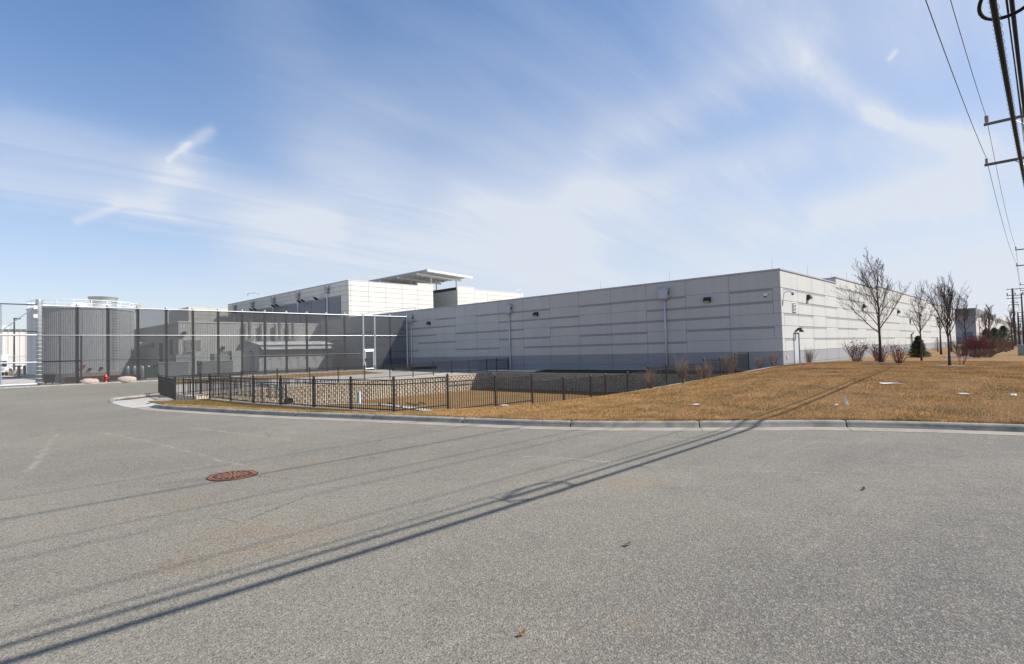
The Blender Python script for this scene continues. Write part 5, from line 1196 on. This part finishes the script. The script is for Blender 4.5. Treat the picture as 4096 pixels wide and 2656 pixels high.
P0 = -20
def P0y(y1, x1): return y1
# thin line wires over the lawn, three per crossarm
for nm, y1, z1, y0, z0, sag, lab in (('a', 1.94, 13.3, 1.35, 12.9, 1.25, 'thin overhead wire landing on the tall ribbed insulator'), ('b', 2.03, 11.2, 1.5, 11.0, 1.15, 'thin overhead wire landing on the short lower insulator'),
    ('c', .5, 13.3, .2, 12.9, 1.25, 'overhead wire above the middle of the upper crossarm, outside the frame'), ('d', -1.5, 13.3, -1.8, 12.9, 1.25, 'overhead wire on the road side of the upper crossarm, outside the frame'), ('e', .55, 11.2, .2, 11.0, 1.15, 'overhead wire above the middle of the lower crossarm, outside the frame'), ('f', -1.5, 11.2, -1.8, 11.0, 1.15, 'overhead wire on the road side of the lower crossarm, outside the frame')):
    span('power_wire', (P0, y0, z0), (37.9, y1, z1), sag, .012, lab)
for y1, z1, y2, z2, lab in ((1.94, 13.3, 2.65, 12.9, 'upper thin wire between the first and second poles'), (2.03, 11.2, 2.65, 10.9, 'lower thin wire between the first and second poles')):
    span('power_wire', (37.9, y1, z1), (91.9, y2, z2), .9, .012, lab)
for y1, z1, y2, z2, lab in ((2.65, 12.9, 4.0, 12.7, 'upper thin wire between the second and third poles'), (2.65, 10.9, 4.0, 11.5, 'lower thin wire between the second and third poles')):
    span('power_wire', (91.9, y1, z1), (151.9, y2, z2), .9, .016, lab)
def curve_cable(name, y0, z_low, x_low, k_, r, lab, dy=0, x0=-22, x1=38, mt_=cable_m, lash=False):
    pts = [(x, y0+dy*(x-9), z_low+k_*(x-x_low)**2) for x in np.linspace(x0, x1, 70)]
    t = thing(name, lab, 'cable', (x0, y0, z_low), 'thick cables at the right edge')
    MB().tube(pts, r, 8, False).build('sheath', mt_, t, smooth=True)
    return t, pts
c1, pts1 = curve_cable('cable_bundle', .335, 5.93, 9, .0021, .035, 'thick black lashed cable bundle running overhead at the right edge', .0012)
MB().tube([(p[0], p[1]-.004, p[2]+.052) for p in pts1], .018, 6, False).build('second_cable', cable_m, c1, smooth=True)
MB().tube([(p[0], p[1]-.01, p[2]+.075) for p in pts1], .010, 5, False).build('messenger_wire', galv, c1)
lash = MB()
for x in np.arange(4, 26, .28):
    z = 5.93+.0021*(x-9)**2; y = .335+.0012*(x-9); lash.tube([(x+.04*math.sin(q)*0+q*.012, y+.05*math.cos(q), z+.022+.052*math.sin(q)) for q in np.linspace(0, 2*math.pi, 9)], .0035, 3, False)
lash.build('lashing_wire', galv_l, c1, kind='stuff')
c2, pts2 = curve_cable('feeder_cable', .195, 6.52, 9, .0019, .028, 'second black overhead cable right of the lashed bundle', .0015)
c3, pts3 = curve_cable('service_wire', .26, 6.7, 9, .0019, .011, 'thin wire between the two thick cables', .0005)
# snowshoe loop of spare cable hanging under the feeder cable
lp_ = thing('cable_loop', 'black storage loop of spare cable at the top right corner', 'cable loop', (9.6, .3, 6.1))
ring = [(9.75+.62*math.cos(a), .24+.27*math.sin(a)*(1+.25*math.cos(a)), 6.36-.02*math.sin(a)) for a in np.linspace(0, 2*math.pi, 33)]
MB().tube(ring, .024, 7, False).build('ring', cable_m, lp_, smooth=True)
MB().tube([(9.18, .24, 6.38), (10.32, .24, 6.38)], .014, 5).build('spreader', cable_m, lp_); MB().tube([(9.14, -.02, 6.38), (9.14, .5, 6.38)], .014, 5).build('spreader', cable_m, lp_)
gy = MB().tube([(38, .15, 7.4), (30, -1.0, 3.6), (21, -2.3, 0)], .045, 6, False).build('guy_wire', galv, origin=(38, .2, 7.4)); tag(gy, 'slanting guy wire of the nearest pole, outside the frame', 'cable', 'overhead wires')

# ------------------------------------------------------------------ small things on lawn and road
ub = thing('utility_pedestal', 'sage green utility pedestal on the far lawn at the right edge', 'utility box', (66.2, 1.95, .3))
MB().box(66.0, 1.5, .25, 66.7, 2.15, 1.15).build('body', sage, ub); MB().box(65.97, 1.46, 1.15, 66.73, 2.19, 1.22).build('lid', sage, ub)
def litter(x, y, s, h, seed, label, pts=None, z=None, mt_=paper, name='litter'):
    rg = random.Random(seed); z0 = (lz(x, y) if z is None else z)+.03; n_ = 7; b_ = MB()
    vs = [(x, y, z0+h)]+[(x+s[0]*math.cos(6.283*k/n_)*rg.uniform(.6, 1.1), y+s[1]*math.sin(6.283*k/n_)*rg.uniform(.6, 1.1), z0+rg.uniform(0, h)) for k in range(n_)]
    b_.add(vs, [(0, 1+k, 1+(k+1) % n_) for k in range(n_)]).add([(v[0], v[1], v[2]-.004) for v in vs], [(0, 1+(k+1) % n_, 1+k) for k in range(n_)])
    tag(b_.build(name, mt_, origin=(x, y, z0)), label, name.replace('_', ' '), 'scraps of litter')
litter(15.16, 7.35, (.10, .18), .035, 1, 'flattened white scrap of litter on the left slope of the berm')
litter(22.2, 3.93, (.12, .4), .05, 2, 'largest white strip of litter on the open lawn')
litter(16.34, 4.09, (.07, .07), .06, 3, 'small crumpled white scrap near the kerb joint')
litter(20.24, 1.84, (.08, .16), .03, 4, 'tiny white scrap far right on the lawn'); litter(20.3, .79, (.07, .08), .06, 5, 'small white scrap close to the right edge')
fl = thing('marker_flag', 'small white marker flag on a wire stake near the kerb joint', 'flag', (16.0, 3.72, .2))
z_ = lz(15.6, 3.72)
MB().tube([(15.6, 3.72, z_), (15.6, 3.71, z_+.42)], .004, 4).build('stake', galv, fl)
MB().add([(15.6, 3.71, z_+.42), (15.62, 3.66, z_+.26), (15.55, 3.60, z_+.18), (15.57, 3.69, z_+.2), (15.59, 3.71, z_+.2)], [(0, 1, 2, 3, 4)]).build('pennant', paper, fl)
def leafy(x, y, s, label, mt_, cat='leaf', name='dead_leaf', z=0):
    b_ = MB().add([(x-s, y, z+.012), (x-s*.3, y-s*.5, z+.03), (x+s*.5, y-s*.35, z+.012), (x+s, y+.1*s, z+.04), (x+s*.3, y+s*.5, z+.015), (x-s*.4, y+s*.4, z+.035)], [(0, 1, 5), (1, 2, 4, 5), (2, 3, 4)])
    tag(b_.build(name, mt_, origin=(x, y, z)), label, cat, 'leaves and stones on the road')
leafy(4.66, 3.01, .05, 'curled tan dead leaf near the middle of the road', twig_tan)
leafy(8.31, 1.81, .05, 'dark pebble like scrap on the right side of the road', bark, 'scrap', 'road_scrap')
leafy(2.75, 2.62, .035, 'small orange brown leaf low in the road foreground', mat('orange_leaf', (.35, .17, .04), .9))
leafy(7.2, 27.2, .12, 'tan leaves gathered at the kerb tip', twig_tan, z=.02)
tag(MB().lathe((15.38, 15.3, lz(15.38, 15.3)), [(.22, 0), (.18, .07), (.05, .1)], 7).build('fieldstone', rock_m, origin=(15.38, 15.3, -.3)), 'flat tan stone lying against the berm fence', 'stone')

# ------------------------------------------------------------------ far right building, road and lamp
fb2 = thing('distribution_building', 'far tan and grey building with dark top band beyond the lawn', 'building', (187, 13.8, 0))
MB().box(187, 13.8, -.3, 420, 60, 9.7).build('wall', far_tan, fb2)
MB().box(186.95, 13.85, .2, 187.0, 40, 7.6).build('grey_side', far_grey, fb2); MB().box(186.9, 13.82, 7.62, 187.0, 40, 9.75).build('dark_band', far_dark, fb2)
MB().box(187.1, 13.7, 7.9, 260, 13.8, 9.75).build('band', far_dark, fb2); MB().box(260, 13.75, 7.3, 420, 13.8, 9.0).build('band', far_dark, fb2)
MB().box(185.2, 16, 9.3, 186.88, 23, 9.75).build('roof_overhang', far_dark, fb2)
MB().box(186.85, 14.5, .2, 186.95, 16.6, 3.6).build('door', blue_d, fb2); MB().box(186.9, 17.0, .2, 186.96, 22, 2.4).build('dock_door', mat('slate_paint', (.13, .16, .21), .7), fb2)
for x, y, h, w in ((188, 20.5, 1.3, .9), (189, 18.6, .7, 1.4)): MB().box(x, y, 9.7, x+w, y+w, 9.7+h).build('roof_vent', grey_box, fb2)
for y in (13.6, 15.5): MB().tube([(187.5, y, 9.7), (187.5, y, 10.4), (186.8, y-.3, 10.5)], .08, 5).build('roof_camera', dark_m, fb2)
for x in (195, 215, 240, 270, 300, 340): MB().box(x, 13.5, 4.5, x+1, 13.78, 4.9).build('wall_lamp', dark_m, fb2)
MB().box(186, 40, 0, 187, 80, 9).build('rear_wing', far_white, fb2)
sheet('driveway', [[(124, 13.7), (144.5, 13.7), (146, 24), (186.8, 24), (186.8, 11.6), (160, 10.2), (138, 10.0)]], concrete, .42)
lpz = thing('street_lamp', 'slim grey light pole with flat head before the far tan building', 'street lamp', (154.4, 10.85, .1))
MB().tube([(154.4, 10.85, .1), (154.4, 10.85, 6.3)], [.11, .07], 8).build('pole', grey_lt, lpz); MB().box(153.9, 10.3, 6.3, 154.5, 11.4, 6.5).build('lamp_head', grey_lt, lpz); MB().lathe((154.4, 10.85, 0), [(.4, 0), (.4, .5)], 10).build('base', grey_box, lpz)
sheet('far_road', [[(129, -15), (133, -15), (138, 5.2), (300, 5.8), (300, 2.4), (134, 2.0)]], road_m2, .36)
sheet('far_road_edge', [[(127.5, 4.2), (128.4, 4.2), (130, -6), (128.6, -6)]], concrete, .38)
fh = thing('far_shed', 'small far white low building behind the utility poles', 'building', (230, 3, 0)); MB().box(230, 1, 0, 300, 7.8, 2.6).build('wall', far_white, fh); MB().box(229.9, 3, .6, 230, 5, 1.8).build('window', glass, fh)
for i, (x, y, h, r) in enumerate(((262, 9.0, 7, 5), (275, 5.5, 8, 5), (290, 2, 7, 5))): conifer(x, y, 0, h, r, 80+i, ['left', 'middle', 'right'][i]+' dark far tree on the horizon behind the utility poles', 3500)

# ------------------------------------------------------------------ far left background seen through the gate
wh = thing('white_shed', 'far white ribbed warehouse with thin green roof trim at the left', 'building', (40, 340, 0))
MB().box(14, 340, 0, 75, 380, 17).build('wall', far_white, wh); MB().box(13.8, 339.8, 17, 75.2, 380, 17.5).build('roof_trim', mat('green_trim', (.02, .14, .09), .6), wh)
b = MB(); ribs(b, 'R', 339.95, 14, 75, 0, 17, 2.0, .2); b.build('cladding', far_white, wh)
for x in (22, 34, 52): MB().box(x, 345, 17.5, x+4, 349, 19.5).build('roof_unit', white_m, wh)
MB().box(-12, 332, 0, 14, 372, 9.5).build('low_wing', far_white, wh)
for i, (x, y, h, lab) in enumerate(((10.5, 130, 9.6, 'dark light pole behind the gate, leftmost'), (14.3, 150, 10.6, 'dark light pole with a flat lamp behind the gate'), (15.4, 158, 10.6, 'dark light pole right beside the flat lamp pole'))):
    t = thing('lamp_pole', lab, 'street lamp', (x, y, 0), 'dark light poles behind the gate')
    MB().tube([(x, y, 0), (x, y, h)], [.16, .1], 8).build('pole', dark_m, t)
    MB().box(x-.1, y-.4, h, x+(2.0 if i == 1 else .8), y+.4, h+.22).build('lamp_head', dark_m, t); MB().lathe((x, y, 0), [(.35, 0), (.35, .8)], 8).build('base', concrete, t)
sheet('rear_lawn', [[(-40, 129), (60, 129), (60, 320), (-40, 320)]], turf, .01)
sheet('rear_drive', [[(13.5, 129.5), (40, 129.5), (60, 215), (22, 215)]], mat('pale_drive', (.34, .335, .33), .9), .02)
tr = thing('box_truck', 'white truck front end parked behind the gate at the left edge', 'truck', (9, 120, 0))
MB().box(6.0, 120, .7, 9.0, 127, 3.4).build('box_body', white_m, tr); MB().box(6.3, 118.4, .6, 8.9, 120, 2.6).build('cab', white_m, tr)
MB().box(6.5, 118.33, 1.5, 8.7, 118.4, 2.35).build('windscreen', glass, tr); MB().box(6.8, 118.3, .9, 8.4, 118.39, 1.3).build('grille', grey_box, tr)
for x in (6.5, 8.7): 
    for y in (119.1, 125): MB().tube([(x-.15, y, .48), (x+.15, y, .48)], .48, 12).build('wheel', rubber, tr)
    MB().box(x-.15, 118.3, .75, x+.15, 118.38, .95).build('headlight', lens_m, tr)
ca = thing('parked_car', 'white parked car far behind the gate', 'car', (14, 200, 0))
def car(root, x, y):
    prof_ = [(0, .35), (0, .85), (.7, 1.0), (1.4, 1.45), (3.1, 1.45), (3.9, 1.0), (4.5, .9), (4.6, .35)]
    n_ = len(prof_); vs = [(x+a, y+s_, z) for s_ in (0, 1.8) for a, z in prof_]
    MB().add(vs, [tuple(range(n_)), tuple(range(2*n_-1, n_-1, -1))]+[(i, n_+i, n_+(i+1) % n_, (i+1) % n_) for i in range(n_)]).build('body', white_m, root)
    MB().box(x+1.3, y-.02, 1.02, x+3.2, y+1.82, 1.36).build('side_window', glass, root)
    for a in (.9, 3.7):
        for s_ in (0, 1.8): MB().tube([(x+a, y+s_-.1, .33), (x+a, y+s_+.1, .33)], .33, 12).build('wheel', rubber, root)
car(ca, 14.5, 200)
bare_tree(3, 205, 0, 17, 3, .35, 77, 'large spreading bare tree far behind the gate at the left', 16, .35, .75, [9, 6, 3], 3, 1.15, 'background trees', minr=.045)
bare_tree(-6, 150, 0, 12, 3, .3, 78, 'second bare tree cut by the left edge behind the gate', 12, .4, .7, [8, 5], 2, 1.1, 'background trees', minr=.04)
lf = thing('yard_fence', 'low chain link fence line behind the sliding gate', 'fence', (0, 128, 0))
MB().tube([(-20, 128.5, 3.2), (13, 128.5, 3.2)], .05, 5).build('rail', galv_l, lf)
for x in np.arange(-20, 13, 3.3): MB().tube([(x, 128.5, 0), (x, 128.5, 3.2)], .05, 5).build('post', galv_l, lf)
MB().add([(-20, 128.55, 0), (13, 128.55, 0), (13, 128.55, 3.2), (-20, 128.55, 3.2)], [(0, 1, 2, 3)]).build('mesh_panel', chain_m, lf)
for i, (x, lab) in enumerate(((8.9, 'green post behind the gate, left'), (9.5, 'green post behind the gate, right'))):
    tag(MB().lathe((x, 104, 0), [(.18, 0), (.18, 1.5), (.05, 1.6)], 8).build('marker_post', mat('dull_green', (.12, .2, .17), .7), origin=(x, 104, 0)), lab, 'post', 'green posts behind the gate')
tag(MB().box(10.9, 122, .2, 11.8, 122.1, 1.4).build('small_sign', white_m, origin=(10.9, 122, 0)), 'small white sign on the brown lawn behind the gate', 'sign')
# ------------------------------------------------------------------ horizon tree mass
hz = MB(); rg = random.Random(3)
for i in range(900):
    a = rg.uniform(-12, 100); d_ = rg.uniform(700, 800); x, y = d_*math.cos(math.radians(a)), d_*math.sin(math.radians(a)); h = rg.uniform(5, 11)
    hz.add([(x-6, y, 0), (x+6, y-5, 0), (x+rg.uniform(-2, 2), y, h), (x+6, y+5, 0)], [(0, 1, 2), (1, 3, 2), (3, 0, 2)])
tag(hz.build('distant_woods', tree_far), 'thin line of bare woods along the horizon', None, kind='stuff')
